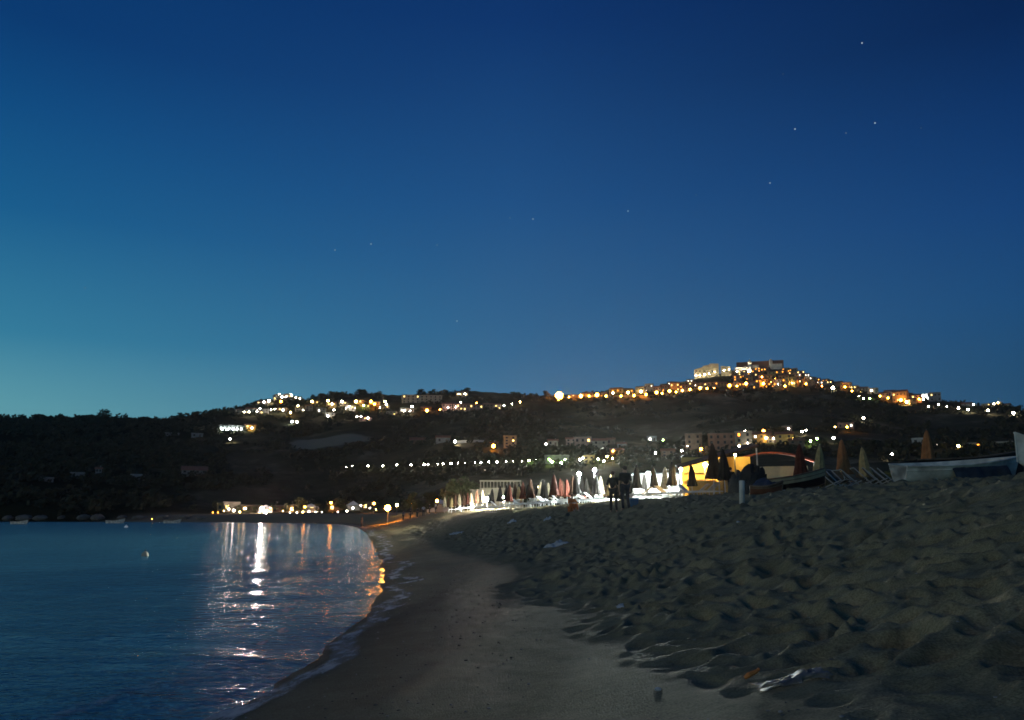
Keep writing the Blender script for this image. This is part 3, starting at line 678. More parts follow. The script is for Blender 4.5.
# hilltop town, right
G2 = 'houses along the ridge road'
rh = [(575, 398, 7, 3, 'brown'), (588, 397.5, 10, 4, 'yellow'), (604, 397, 7, 4, 'brown'), (615.5, 396, 13, 7, 'yellow'), (628.5, 395.5, 10, 6, 'yellow'), (640, 394.5, 9, 7, 'cream'), (649, 393, 8, 9, 'cream'), (657, 394, 8, 7, 'pink'), (666, 392.5, 8, 7, 'pink'), (675, 392, 9, 9, 'ochre'), (672, 386, 8, 5, 'cream'), (684, 391.5, 8, 6, 'pink'), (699, 389, 10, 5, 'ochre'), (664, 388, 8, 5, 'brown'), (648, 387, 7, 3, 'grey'), (690, 384, 6, 4, 'grey')]
rh.sort()
for i, (px, py, W_, H_, c) in enumerate(rh):
    house(px, py, W_, H_, c, random.choice(['gable', 'gable', 'flat']), f'{c} house, {ordinal(i)} along the ridge road before the castle', G2, 2, .3, yaw=random.uniform(-.25, .25), litc=random.choice('yow'))
G3 = 'houses of the hilltop town under the cathedral'
th = [(756, 378, 9, 4, 'brown'), (762, 386, 12, 6, 'ochre'), (764, 379.5, 9, 4, 'pink'), (772, 377, 7, 5, 'yellow'), (777, 386, 8, 6, 'cream'), (784, 383, 9, 7, 'ochre'), (791, 386, 9, 8, 'yellow'), (780, 376, 8, 5, 'ochre'), (788, 376.5, 7, 4, 'brown'), (797, 379, 8, 5, 'cream'), (803, 385, 9, 6, 'grey'), (806, 378.5, 7, 4, 'ochre'), (813, 382, 7, 4, 'cream'), (820, 386, 7, 4, 'grey'), (752, 385.5, 8, 4, 'pink'), (740, 386, 8, 3, 'brown'), (756, 372.5, 9, 4.5, 'brown'), (765, 373, 8, 4.5, 'brown'),
      (746, 377, 8, 4, 'pink'), (798, 386.5, 8, 6, 'brown'), (812, 386.5, 7, 5, 'brown')]
th.sort()
for i, (px, py, W_, H_, c) in enumerate(th):
    house(px, py, W_, H_, c, random.choice(['gable', 'gable', 'flat']), f'{c} house, {ordinal(i)} of the huddle under the cathedral', G3, 2, .3, yaw=random.uniform(-.3, .3), litc=random.choice('yow'))
G4 = 'houses on the right shoulder of the hilltop town'
sh_ = [(828, 385.5, 8, 4, 'grey'), (838, 386.5, 7, 4, 'brown'), (846, 389.5, 10, 6, 'ochre'), (855, 391.5, 8, 5, 'ochre'), (864, 393, 9, 4.5, 'cream'), (873, 394, 9, 5, 'cream'), (884, 399, 9, 5, 'grey'), (890, 395.5, 9, 4, 'grey'), (900, 403, 12, 10, 'ochre'), (908, 395, 9, 4.5, 'cream'), (917, 402, 9, 6, 'pink'), (936, 402, 9, 8, 'grey'), (912, 405, 8, 5, 'brown'), (986, 403, 8, 2.5, 'cream'), (996, 406, 8, 4, 'cream'), (1004, 408, 8, 2.5, 'white'), (968, 407, 8, 3, 'grey')]
sh_.sort()
for i, (px, py, W_, H_, c) in enumerate(sh_):
    house(px, py, W_, H_, c, random.choice(['gable', 'gable', 'flat']), f'{c} house, {ordinal(i)} on the hilltop town right shoulder', G4, 2, .25, yaw=random.uniform(-.3, .3))
house(926, 397.5, 7, 6.5, 'white', 'flat', 'glaring white square building on the right shoulder of the hilltop town', None, 2, 1, cols=3, litc='w', litL=60, name='floodlit_building', cat='building')
for px in (923.5, 928.5):
    lamp_far(px, 397.5, 'c', 1.3, f'{"left" if px < 925 else "right"} floodlight at the foot of the glaring white square building', 'lamps by the glaring white building', H=2, Le=220)
G6 = 'houses of the terrace below the castle rock'
t6 = sorted([(float(px), 391 - max(0, px - 690) * .035 + float(d_), float(a_), float(b_), c_) for px, d_, a_, b_, c_ in zip(np.linspace(686, 800, 17) + rng.uniform(-2, 2, 17), rng.uniform(-3.5, .5, 17), rng.uniform(6, 10, 17), rng.uniform(3.5, 6.5, 17), ['ochre', 'pink', 'yellow', 'cream', 'brown', 'ochre', 'yellow', 'cream', 'ochre', 'pink', 'brown', 'yellow', 'ochre', 'cream', 'yellow', 'pink', 'ochre'])])
for i, (px, py, W_, H_, c) in enumerate(t6):
    house(px, py, W_, H_, c, random.choice(['gable', 'gable', 'flat']), f'{c} house, {ordinal(i)} on the lit terrace below the castle rock', G6, 2, .4, yaw=random.uniform(-.35, .35), litc=random.choice('yoo'))
G7 = 'upper houses beside the cathedral'
t7 = sorted([(float(px), float(py), float(a_), float(b_), c_) for px, py, a_, b_, c_ in [(733, 375, 7, 4, 'ochre'), (742, 375.5, 7, 4.5, 'cream'), (738, 381, 8, 5, 'pink'), (749, 380.5, 7, 4.5, 'ochre'), (768, 381, 7, 5, 'yellow'), (786, 372.5, 7, 4, 'ochre'), (793, 373.5, 7, 4, 'cream'), (801, 376, 7, 4.5, 'pink'), (795, 382, 7, 5, 'ochre'), (809, 382, 7, 4.5, 'yellow'), (817, 380.5, 6, 3.5, 'brown'), (825, 383.5, 6, 3.5, 'ochre')]])
for i, (px, py, W_, H_, c) in enumerate(t7):
    house(px, py, W_, H_, c, random.choice(['gable', 'gable', 'flat']), f'{c} house, {ordinal(i)} of the upper streets beside the cathedral', G7, 2, .4, yaw=random.uniform(-.35, .35), litc=random.choice('yow'))
# castle, floodlit from its foot
def big(px0, px1, pyb, pyt, rg, dep=14):
    a = above(px0, pyb, rg); b_ = above(px1, pyb, rg); t_ = above((px0 + px1) / 2, pyt, rg)
    return (a + b_) / 2, (b_ - a).length, t_.z - (a.z + b_.z) / 2
m_castle = mat('castle stone', (.40, .33, .18), .9, .25, .3)
rgc = float(DD(az_of(706))) - 25
c = empty('castle', (0, 0, 0), 0, 'long floodlit pale castle with sloping roofline on the hilltop', 'castle')
def wall_run(mb, pts, dep):     # pts: (px, py_base, py_top)
    for (p0, b0, t0), (p1, b1, t1) in zip(pts[:-1], pts[1:]):
        A, B = above(p0, b0, rgc), above(p1, b1, rgc); T0, T1 = above(p0, t0, rgc).z, above(p1, t1, rgc).z
        n_ = Vector((A.x, A.y, 0)).normalized() * dep
        v = [(A.x, A.y, A.z - 8), (B.x, B.y, B.z - 8), (B.x, B.y, T1), (A.x, A.y, T0)]
        v += [(q[0] + n_.x, q[1] + n_.y, q[2]) for q in v]
        mb.add(v, [(0, 1, 2, 3), (7, 6, 5, 4), (3, 2, 6, 7), (0, 3, 7, 4), (1, 5, 6, 2), (0, 4, 5, 1)])
k = MB(); wall_run(k, [(694.5, 377, 369.5), (703, 375.5, 367)], 16); k.build('wing', m_castle, c)
k = MB(); wall_run(k, [(703, 375.5, 366), (710, 374.5, 364.4)], 17); k.build('main_block', m_castle, c)
k = MB(); wall_run(k, [(710, 374.5, 363.4), (719, 373, 363.6)], 20); k.build('tower', m_castle, c)
k = MB(); wall_run(k, [(721, 372.5, 366), (731, 371, 366.5)], 12); k.build('gatehouse', m_castle, c)
for px in (696.5, 700, 704, 708, 712.5, 717, 723, 727):
    A = above(px, 371.2, rgc - .1); k = MB(); k.box((A.x, A.y, A.z), (1.4, .3, 2.2), rz=-math.atan2(A.x, A.y)); k.build('window', m_glass, c)
for i, (px, py) in enumerate([(696, 375.5), (700, 375), (704.5, 374.5), (709, 373.5), (715, 372), (724, 370.5), (729, 369.5)]):
    P = above(px, py + 1, rgc - 7); P.z = above(px, py, rgc - 7).z - 3.0
    lamp_far(px, py, 'w', 1.0, f'floodlight, {ordinal(i)} of those at the foot of the castle walls', 'floodlights at the castle foot', 'floodlight', H=2, Le=190, on=P)
# cathedral
rgd = float(DD(az_of(758))) - 20
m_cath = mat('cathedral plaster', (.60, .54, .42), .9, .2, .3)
ct = empty('cathedral', (0, 0, 0), 0, 'long cathedral with red roof, white domed belfry and lit nave on the summit', 'church')
def wall_box(mb, p0, p1, pb, pt, rg, dep):
    A, B = above(p0, pb, rg), above(p1, pb, rg); T = above((p0 + p1) / 2, pt, rg).z
    n_ = Vector((A.x, A.y, 0)).normalized() * dep
    v = [(A.x, A.y, A.z - 6), (B.x, B.y, B.z - 6), (B.x, B.y, T), (A.x, A.y, T)]; v += [(q[0] + n_.x, q[1] + n_.y, q[2]) for q in v]
    mb.add(v, [(0, 1, 2, 3), (7, 6, 5, 4), (3, 2, 6, 7), (0, 3, 7, 4), (1, 5, 6, 2), (0, 4, 5, 1)]); return A, B, T, n_
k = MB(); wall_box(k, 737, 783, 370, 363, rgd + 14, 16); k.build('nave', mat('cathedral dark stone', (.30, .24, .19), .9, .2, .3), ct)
k = MB(); A, B, T, n_ = wall_box(k, 736.3, 783.5, 363.2, 361.2, rgd + 13.4, 17.5); rf = k.build('roof', m_roof, ct)
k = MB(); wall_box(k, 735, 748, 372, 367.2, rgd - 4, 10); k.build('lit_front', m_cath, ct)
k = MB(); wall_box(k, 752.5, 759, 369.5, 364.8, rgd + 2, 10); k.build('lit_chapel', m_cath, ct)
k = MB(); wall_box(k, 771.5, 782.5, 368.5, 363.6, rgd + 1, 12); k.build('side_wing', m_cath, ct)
A = above(750.2, 371, rgd - 6); hb = above(750.2, 362.5, rgd - 6).z - A.z
k = MB(); k.lathe([(3.4, -6), (3.4, hb * .55), (3.0, hb * .56), (3.0, hb), (3.2, hb + .1), (2.6, hb + 2.0), (1.5, hb + 3.4), (.5, hb + 4.2), (.25, hb + 6)], 12, c=A); k.build('belfry', m_cath, ct, True)
A = above(771, 366, rgd + 8); hb = above(771, 361, rgd + 8).z - A.z
k = MB(); k.lathe([(2.6, -4), (2.6, hb), (2.3, hb + 1.4), (1.2, hb + 2.6), (.3, hb + 3.6)], 12, c=A); k.build('dome', m_cath, ct, True)
for i, (px, py, s_) in enumerate([(737, 371.5, 1.1), (741, 371, 1.2), (745, 370.5, 1.3), (749, 371, 2.6), (752.5, 371, 1.6), (756, 369.5, .9)]):
    P = above(px, py, rgd - 12); P.z -= 2.5
    lamp_far(px, py, 'w', s_, f'floodlight, {ordinal(i)} of those under the cathedral belfry', 'floodlights under the belfry', 'floodlight', H=2, Le=170, on=P)
# ridge road retaining wall
def ribbon_wall(name, pxs, pyf, hgt, thick, m, label, cat):
    k = MB(); pts = [hit(p, pyf(p)) for p in pxs]; pts = [Vector((p.x * 1.006, p.y * 1.006, h1(p.x * 1.006, p.y * 1.006))) for p in pts]
    for a_, b_ in zip(pts[:-1], pts[1:]):
        d_ = Vector((b_.x - a_.x, b_.y - a_.y, 0)); n_ = Vector((-d_.y, d_.x, 0)).normalized() * thick
        v = [(a_.x, a_.y, a_.z - 2), (b_.x, b_.y, b_.z - 2), (b_.x, b_.y, b_.z + hgt), (a_.x, a_.y, a_.z + hgt)]; v += [(q[0] + n_.x, q[1] + n_.y, q[2]) for q in v]
        k.add(v, [(0, 1, 2, 3), (7, 6, 5, 4), (3, 2, 6, 7), (0, 3, 7, 4), (1, 5, 6, 2), (0, 4, 5, 1)])
    return tag(k.build(name, m), label, cat)
ribbon_wall('retaining_wall', [570, 582, 594, 606, 620, 634, 648, 660, 674, 688, 702, 714], lambda p: 398.5 - max(0, p - 650) * .14, 3.2, .6, m_castle, 'low stone wall lit orange along the ridge road', 'wall')
ribbon_wall('parapet_wall', [455, 465, 475, 485, 495], lambda p: 443.5, 1.6, .4, mat('pale wall render', (.5, .48, .44), .9), 'thin pale wall running right from the floodlight on the middle slope', 'wall')
# lower town
G5 = 'houses at the foot of the hill'
lt = [(548, 461.5, 0, 0, '', '')][:0]
house(557, 464, 24, 7.5, 'grey', 'flat', 'green lit long low building at the right end of the hillside road', None, 1, .3, litc='g', cat='building', name='low_building')
lamp_far(552, 462, 'g', 1.6, 'green lamp before the long low building, left one', 'green lamps before the low building', H=3, Le=140)
lamp_far(561, 463, 'g', 1.6, 'green lamp before the long low building, right one', 'green lamps before the low building', H=3, Le=140)
for px, py, W_, H_, c, roof, lab in [(553, 446, 10, 5, 'cream', 'gable', 'cream house right of the white lamp on the middle slope'), (571, 445, 10, 6, 'pink', 'gable', 'pink house left of the biggest orange lit house'), (583, 449, 17, 11, 'pink', 'flat', 'biggest orange lit house with balconies on the middle slope'),
                                     (600, 449, 15, 8, 'cream', 'gable', 'cream house with many windows right of the biggest orange lit house'), (611, 444.5, 8, 5, 'brown', 'gable', 'brown house high behind the cream house with many windows'), (622, 449, 9, 5, 'grey', 'gable', 'dim grey house at the right end of the middle slope row'),
                                     (589, 463, 11, 6.5, 'yellow', 'flat', 'olive yellow house behind the floodlights'), (617, 455.5, 13, 5, 'ochre', 'gable', 'orange lit house with tiled roof above the standing people'), (652, 441, 9, 4, 'white', 'flat', 'small white villa with a lamp above the white tent'), (668, 457, 13, 6, 'brown', 'gable', 'brown gabled house behind the white tent'),
                                     (694, 450, 16, 15, 'brown', 'flat', 'tall brown house left of the brick building'), (722, 451, 25, 16, 'brick', 'flat', 'big brick building above the beach bar'), (744, 449, 16, 16, 'cream', 'flat', 'pale house with a column of white lamps beside the brick building'), (762, 444, 17, 9, 'ochre', 'gable', 'orange lit house with a lamp on its roof'),
                                     (773, 443, 9, 6, 'cream', 'gable', 'small cream house between the orange and the yellow lit houses'), (785, 444, 16, 9, 'yellow', 'gable', 'yellow lit house above the red roofed shed'), (797, 447, 14, 6, 'brown', 'gable', 'dark brown house behind the red folded umbrella'), (787, 431, 9, 4, 'pink', 'flat', 'small pinkish house with a white lamp high in the lower town'),
                                     (846, 428.5, 14, 4.5, 'pink', 'flat', 'lone warm lit house above the orange folded umbrella'), (920, 448, 12, 8, 'white', 'flat', 'small white house with blue shade behind the orange umbrella'), (940, 447, 9, 3, 'cream', 'flat', 'low warm lit hut right of the orange umbrella'), (990, 446, 34, 2.2, 'cream', 'flat', 'long low dim building above the white boat')]:
    house(px, py, W_, H_, c, roof, lab, G5, 1 if H_ < 6 else (3 if H_ > 12 else 2), .18, litc=random.choice('yow'))
# warm lamp lighting up the big house terraces
for px, py, c, s_, lab in [(580, 440, 'o', 1.0, 'orange lamp under the eaves of the biggest orange lit house, left'), (588, 441, 'o', .9, 'orange lamp under the eaves of the biggest orange lit house, right'), (613, 451, 'o', .9, 'orange lamp on the roof terrace above the standing people'), (835, 427, 'y', .8, 'faint warm lamp at the lone house above the orange umbrella')]:
    lamp_far(px, py, c, s_, lab, 'orange lamps of the middle slope houses', H=4, Le=90)

# ------------------------------------------------------------------ far shore beach bars
m_tent = mat('white tent canvas', (.78, .77, .73), .8, .1, 2)
def tent(px, Y, W_, H_, label, name='marquee', m=None, group='tents on the far shore'):
    P = at_depth(px, Y); o = empty(name, P, -math.atan2(P.x, P.y), label, 'tent', group)
    k = MB(); w2 = W_ / 2; e = H_ * .58
    k.add([(-w2, 0, e), (w2, 0, e), (w2, W_ * .7, e), (-w2, W_ * .7, e), (0, W_ * .35, H_)], [(0, 1, 4), (1, 2, 4), (2, 3, 4), (3, 0, 4), (3, 2, 1, 0)]); k.build('canopy', m or m_tent, o)
    for dx in (-1, 1):
        for dy in (0, 1):
            q = MB(); q.tube([(dx * (w2 - .1), .1 + dy * (W_ * .7 - .2), -.4), (dx * (w2 - .1), .1 + dy * (W_ * .7 - .2), e)], .06, 6); q.build('pole', m_pole, o)
    q = MB(); q.box((0, W_ * .7 - .1, e / 2 - .1), (W_ - .3, .05, e)); q.build('back_panel', m or m_tent, o)
    return o
tent(312, 347, 7, 3.8, 'white pointed tent over the long bright beach bar on the far shore')
tent(354, 347, 6, 4.6, 'steep white pointed tent right of the dark olive tree on the far shore')
tent(267, 346, 6, 3.5, 'small white tent below the pinkish floodlight on the far shore')
tent(438, 176, 5, 3.0, 'white marquee right of the big orange lamp')
def bar(px, Y, W_, H_, label, c='ochre'):
    P = at_depth(px, Y)
    return house(px, 0, W_ / Y * F, H_ / Y * F, c, 'flat', label, 'beach bars on the far shore', 1, .7, name='beach_bar', P=P, litL=12, cat='beach bar', dep=.5)
bar(233, 352, 6.5, 3.4, 'bright white beach bar at the left end of the far shore lights', 'cream'); bar(224, 356, 4, 2.6, 'small yellow hut left of the bright white beach bar', 'yellow'); bar(303, 354, 12, 2.6, 'long brightly lit beach bar on the far shore', 'ochre'); bar(337, 356, 7, 2.4, 'brown beach hut between the tents on the far shore', 'brown'); bar(370, 352, 7, 2.5, 'low brown beach hut left of the big orange lamp', 'brown')
bar(252, 358, 9, 2.0, 'low brown beach hut between the white bar and the pinkish floodlight', 'brown'); bar(281, 358, 8, 2.2, 'low brick beach hut right of the pinkish floodlight', 'brick')
for i, (px, Y, hh, rr) in enumerate([(217, 358, 4, 2), (229, 349, 3.2, 1.6), (241, 350, 3.6, 1.8), (249, 351, 2.6, 1.6), (257, 352, 3.4, 1.8), (275, 350, 3.4, 2), (287, 352, 4.2, 2.2), (296, 349, 3, 1.6), (319, 349, 4, 2.2), (329, 350, 4.4, 2.4), (346, 349, 3.2, 1.6), (363, 346, 4.4, 2.2), (379, 340, 4, 2), (398, 300, 4, 2.4), (407, 260, 4, 2.2), (421, 230, 4.4, 2.4), (433, 215, 4, 2.4), (443, 200, 4.6, 2.4)]):
    tree('tree', at_depth(px, Y), hh, rr, f'low olive tree, {ordinal(i)} of the lit line along the far shore', 'low trees among the far shore lights', m_leaf2, dens=.7)
# lido building with balustrade
P = at_depth(497, 140)
ld = empty('lido_building', P, -math.atan2(P.x, P.y), 'flat roofed cream lido building with a balustraded upper terrace', 'building')
m_lido = mat('lido plaster', (.30, .26, .18), .85, .15, 1)
k = MB(); k.box((0, 3, 1.2), (8.6, 6, 4)); k.build('wall', m_lido, ld)
k = MB(); k.box((0, 2.9, 3.3), (9.4, 7, .22)); k.build('roof', m_lido, ld)
k = MB(); k.box((.6, .4, 4.9), (7.2, .14, .25)); k.box((.6, .4, 3.55), (7.2, .14, .28))
for i in range(13): k.box((-2.85 + i * .575, .4, 4.2), (.14, .12, 1.15))
k.build('balustrade', m_lido, ld)
for i in range(4):
    k = MB(); k.box((-3.2 + i * 2.1, -.05, 1.9), (1.1, .1, 1.3)); k.build('window', m_glass, ld)
k = MB(); k.box((4.05, -.05, 1.1), (1.0, .1, 2.2)); k.build('door', m_frame, ld)

# ------------------------------------------------------------------ beach props
m_wpl = mat('white plastic', (.74, .74, .72), .5, .08, 4)
m_wfab = mat('white sling fabric', (.70, .70, .68), .8, .1, 6)
FABR = {'white': (.60, .48, .30), 'orange': (.42, .165, .06), 'red': (.11, .028, .016), 'brown': (.055, .026, .014), 'dark': (.016, .013, .011), 'yellow': (.46, .34, .15)}
def make_umbrella(colr):
    o = empty('folded_umbrella', (0, 0, 0))
    k = MB(); k.tube([(0, 0, -.5), (0, 0, 2.38)], .022, 8); k.build('pole', m_wpl, o)
    k = MB()
    prof = [(.02, 2.44), (.06, 2.36), (.10, 2.2), (.16, 1.95), (.20, 1.65), (.235, 1.3), (.29, 1.06), (.33, .88), (.29, .84), (.05, 1.02)]
    k.lathe(prof, 32, wob=lambda th, i: 1 + (.20 if i > 0 else 0) * math.sin(8 * th + .25 * i) + .09 * math.sin(3 * th + i * .5))
    k.build('canopy', mat('umbrella cloth ' + colr, FABR[colr], .85, .3, 5, bump=.2), o, True)
    k = MB(); k.lathe([(.215, 1.42), (.225, 1.45), (.215, 1.50)], 16); k.build('tie_band', mat('umbrella cloth ' + colr, FABR[colr]), o)
    k = MB(); k.lathe([(.012, 2.43), (.022, 2.45), (.018, 2.48), (.006, 2.51)], 10); k.build('finial', m_pole, o)
    return o
UP = {}
def umbrella(px, Y, colr, label, group, tilt=0, sc=1.0):
    if colr not in UP: UP[colr] = o = make_umbrella(colr)
    else: o = copy_tree(UP[colr])
    o.location = at_depth(px, Y); o.rotation_euler = (random.uniform(-.03, .03), tilt, random.uniform(0, 6.28)); o.scale = (sc, sc, sc)
    return tag(o, label, 'umbrella', group)
UG = 'folded beach umbrellas'
ORDC = {}
rows = [(515, 84, 'brown'), (519, 86, 'white'), (523, 82, 'red'), (527, 85, 'white'), (531, 70, 'brown'), (536, 82, 'white'), (540, 80, 'white'), (544, 72, 'dark'), (548, 80, 'white'), (554, 60, 'red'), (559, 82, 'yellow'), (563, 76, 'brown'), (567, 70, 'red'), (573, 66, 'brown'), (577, 62, 'dark'), (582, 78, 'white'), (586, 70, 'dark'), (597, 66, 'dark'), (601, 76, 'white'),
        (491, 80, 'dark'), (500, 82, 'dark'), (509, 80, 'dark'), (637, 56, 'dark'), (655, 57, 'dark'), (664, 60, 'white'), (672, 55, 'dark'), (692, 52, 'dark'), (644, 72, 'white'),
        (452, 118, 'yellow'), (456, 112, 'brown'), (460, 120, 'white'), (464, 112, 'brown'), (468, 116, 'red'), (472, 112, 'white'), (445, 125, 'white'), (449, 128, 'brown'), (477, 104, 'brown'), (482, 100, 'white')]
for px, Y in zip(rng.uniform(505, 612, 24), rng.uniform(64, 96, 24)): rows.append((float(px), float(Y), ['brown', 'dark', 'dark', 'red', 'brown', 'yellow'][int(rng.integers(6))]))
rows = [(p_, y_, 'dark' if c_ == 'white' and p_ > 512 and i_ % 2 else c_) for i_, (p_, y_, c_) in enumerate(rows)]  # some white umbrellas get dark cloth, backlighting put into their colour
rows.sort()
percol = {}
for px, Y, c in rows:
    sec = 'near the lido building' if px < 512 else ('in the crowded rows' if px < 620 else 'before the white beach tent')
    percol.setdefault((c, sec), []).append((px, Y))
for (c, sec), L in percol.items():
    for i, (px, Y) in enumerate(sorted(L)):
        nm = f'{c} folded umbrella, {ordinal(i)} of that colour {sec}' if len(L) > 1 else f'only {c} folded umbrella {sec}'
        umbrella(px, Y, c, nm, UG, tilt=random.uniform(-.07, .07), sc=random.uniform(.86, 1.08))
umbrella(714, 47, 'brown', 'brown folded umbrella in front of the yellow lit beach bar', UG, sc=1.3)
umbrella(725, 46, 'dark', 'dark folded umbrella right of the brown one before the yellow bar', UG, sc=1.12)
umbrella(802, 43, 'red', 'red folded umbrella behind the middle of the dark boat', UG, sc=1.1)
umbrella(845, 41, 'orange', 'orange folded umbrella above the two leaning deck chairs', UG, sc=1.1)
umbrella(868, 43, 'yellow', 'pale yellow folded umbrella left of the big white boat', UG, tilt=.06)
umbrella(930, 38, 'orange', 'orange folded umbrella rising behind the big white boat', UG, sc=1.12)
umbrella(818, 40, 'yellow', 'pale folded umbrella leaning at the bow of the dark boat', UG, tilt=-.10, sc=.95)

def make_lounger():
    o = empty('sun_lounger', (0, 0, 0))
    k = MB()
    for dx in (-.31, .31): k.box((dx, 0, .32), (.05, 1.9, .06))
    for y in (-.92, .92): k.box((0, y, .32), (.57, .05, .06))
    k.build('frame', m_wpl, o)
    k = MB(); k.box((0, -.33, .372), (.56, 1.2, .03)); k.build('bed', m_wfab, o)
    k = MB(); M = Matrix.Translation((0, .28, .38)) @ Matrix.Rotation(R(38), 4, 'X'); k.box((0, .34, .02), (.56, .68, .03), M=M); k.build('backrest', m_wfab, o)
    for dx in (-.31, .31):
        for y in (-.7, .7):
            k = MB(); k.tube([(dx, y, .30), (dx, y * 1.06, -.12)], .022, 6); k.build('leg', m_wpl, o)
    return o
LG = [None]
def lounger(px, Y, rz, label):
    if LG[0] is None: LG[0] = o = make_lounger()
    else: o = copy_tree(LG[0])
    P = at_depth(px, Y); o.location = P + Vector((0, 0, .08)); o.rotation_euler = (0, 0, rz)
    return tag(o, label, 'sun lounger', 'white sun loungers between the umbrellas')
lg = [(px + random.uniform(-2, 2), Y) for px, Y in [(455, 108), (466, 104), (478, 96), (490, 78), (500, 76), (512, 80), (519, 78), (525, 80), (532, 76), (538, 78), (544, 68), (551, 72), (556, 76), (562, 66), (568, 74), (574, 62), (579, 70), (585, 66), (590, 72), (596, 62), (602, 68), (607, 72), (640, 54), (650, 60), (660, 56), (668, 52), (679, 55), (688, 50), (698, 52), (706, 49), (646, 66), (672, 62)]]
lg.sort()
for i, (px, Y) in enumerate(lg):
    lounger(px, Y, random.uniform(-.5, .5) + (math.pi if random.random() < .3 else 0) + 1.2, f'white sun lounger, {ordinal(i)} among the umbrella rows')
m_wood = mat('bleached wood frame', (.55, .52, .46), .7, .2, 8)
def make_deckchair():
    o = empty('deck_chair', (0, 0, 0))
    for dx in (-.28, .28):
        k = MB(); k.tube([(dx, -.55, 0), (dx, .55, .98)], .024, 6); k.build('back_rail', m_wood, o)
        k = MB(); k.tube([(dx * .9, .50, 0), (dx * .9, -.60, .46)], .022, 6); k.build('seat_rail', m_wood, o)
    k = MB(); k.tube([(-.28, .55, .98), (.28, .55, .98)], .02, 6); k.tube([(-.25, -.6, .46), (.25, -.6, .46)], .02, 6); k.build('crossbar', m_wood, o)
    k = MB(); n = 10; vs = []
    for i in range(n + 1):
        t = i / n; y = -.6 + 1.15 * t; z = .46 + .52 * t - .34 * math.sin(math.pi * t)
        vs += [(-.24, y, z), (.24, y, z), (-.24, y, z - .01), (.24, y, z - .01)]
    fs = []
    for i in range(n):
        a_ = 4 * i; fs += [(a_, a_ + 1, a_ + 5, a_ + 4), (a_ + 2, a_ + 6, a_ + 7, a_ + 3), (a_, a_ + 4, a_ + 6, a_ + 2), (a_ + 1, a_ + 3, a_ + 7, a_ + 5)]
    k.add(vs, fs); k.build('sling', mat('faded sling cloth', (.13, .11, .09), .9, .3, 6), o)
    return o
dc0 = None
for i, (px, Y, rz, lab) in enumerate([(829, 36, 1.2, 'upright pale deck chair just right of the dark boat'), (845, 38, 1.9, 'deck chair under the orange folded umbrella, left one'), (852, 37, 1.3, 'deck chair under the orange folded umbrella, leaning right'), (864, 36, 1.5, 'low deck chair in front of the pale yellow folded umbrella'), (875, 36, 1.25, 'deck chair between the pale yellow umbrella and the big white boat'), (883, 36, 1.2, 'tilted deck chair left of the big white boat'), (890, 37, 1.15, 'deck chair touching the left end of the big white boat'), (838, 36.5, .6, 'deck chair between the dark boat and the orange umbrella')]):
    if dc0 is None: dc0 = o = make_deckchair()
    else: o = copy_tree(dc0)
    o.location = at_depth(px, Y) + Vector((0, 0, .03)); o.rotation_euler = (0, 0, rz); o.scale = (.85, .85, .92); tag(o, lab, 'deck chair', 'pale deck chairs by the boats')

# white beach tent behind the umbrellas, open front
P = at_depth(668, 74)
bt = empty('beach_tent', P, -math.atan2(P.x, P.y), 'wide white canvas beach tent glowing under floodlights behind dark umbrellas', 'tent')
k = MB(); k.box((0, 2.4, 1.25), (6.4, .05, 2.7)); k.build('back_panel', m_tent, bt)
k = MB(); k.add([(-3.3, -.3, 2.5), (3.3, -.3, 2.5), (3.3, 2.5, 2.8), (-3.3, 2.5, 2.8), (-3.3, -.3, 2.44), (3.3, -.3, 2.44), (3.3, 2.5, 2.74), (-3.3, 2.5, 2.74)], [(0, 1, 2, 3), (7, 6, 5, 4), (0, 4, 5, 1), (1, 5, 6, 2), (2, 6, 7, 3), (3, 7, 4, 0)]); k.build('canopy', m_tent, bt)
for dx in (-3.2, 0, 3.2):
    k = MB(); k.tube([(dx, -.2, -.4), (dx, -.2, 2.46)], .04, 8); k.build('pole', m_pole, bt)
# yellow bar with brown roof
m_ybar = mat('yellow bar wall', (.66, .48, .16), .8, .2, 2)
P = at_depth(726, 53)
bb = empty('beach_bar', P, -math.atan2(P.x, P.y) + .10, 'yellow lit open beach bar under a low brown sloping roof', 'beach bar')
k = MB(); k.box((-.4, 2.2, 1.2), (4.6, .12, 3.2)); k.build('back_wall', m_ybar, bb)
k = MB(); k.box((-1.1, -.1, .45), (2.6, .5, 1.2)); k.build('counter', m_ybar, bb)
k = MB(); k.box((-.15, .9, 1.2), (.14, 2.5, 2.9)); k.build('partition', m_frame, bb)
for zz_ in (1.25, 1.75): k = MB(); k.box((-1.4, 2.0, zz_), (1.9, .28, .05)); k.build('shelf', m_frame, bb)
k = MB(); k.box((1.0, 1.9, .75), (.9, .6, 1.7)); k.build('cupboard', m_frame, bb)
k = MB(); k.add([(-3.1, -.9, 1.95), (2.1, -.9, 3.35), (2.1, 2.5, 3.75), (-3.1, 2.5, 2.35)] + [(-3.1, -.9, 1.83), (2.1, -.9, 3.23), (2.1, 2.5, 3.63), (-3.1, 2.5, 2.23)], [(0, 1, 2, 3), (7, 6, 5, 4), (0, 4, 5, 1), (1, 5, 6, 2), (2, 6, 7, 3), (3, 7, 4, 0)]); k.build('roof', mat('brown reed roof', (.20, .11, .06), .9, .4, 6, bump=.5), bb)
for dx, hz in ((-3.0, 1.85), (-.5, 2.5), (1.95, 3.15)):
    k = MB(); k.tube([(dx, -.75, -.4), (dx, -.75, hz)], .05, 8); k.build('post', m_wood, bb)
flood(735, 455, 53.5, 'y', .06, 1500, 'small yellow lamp under the right end of the beach bar roof', FG)
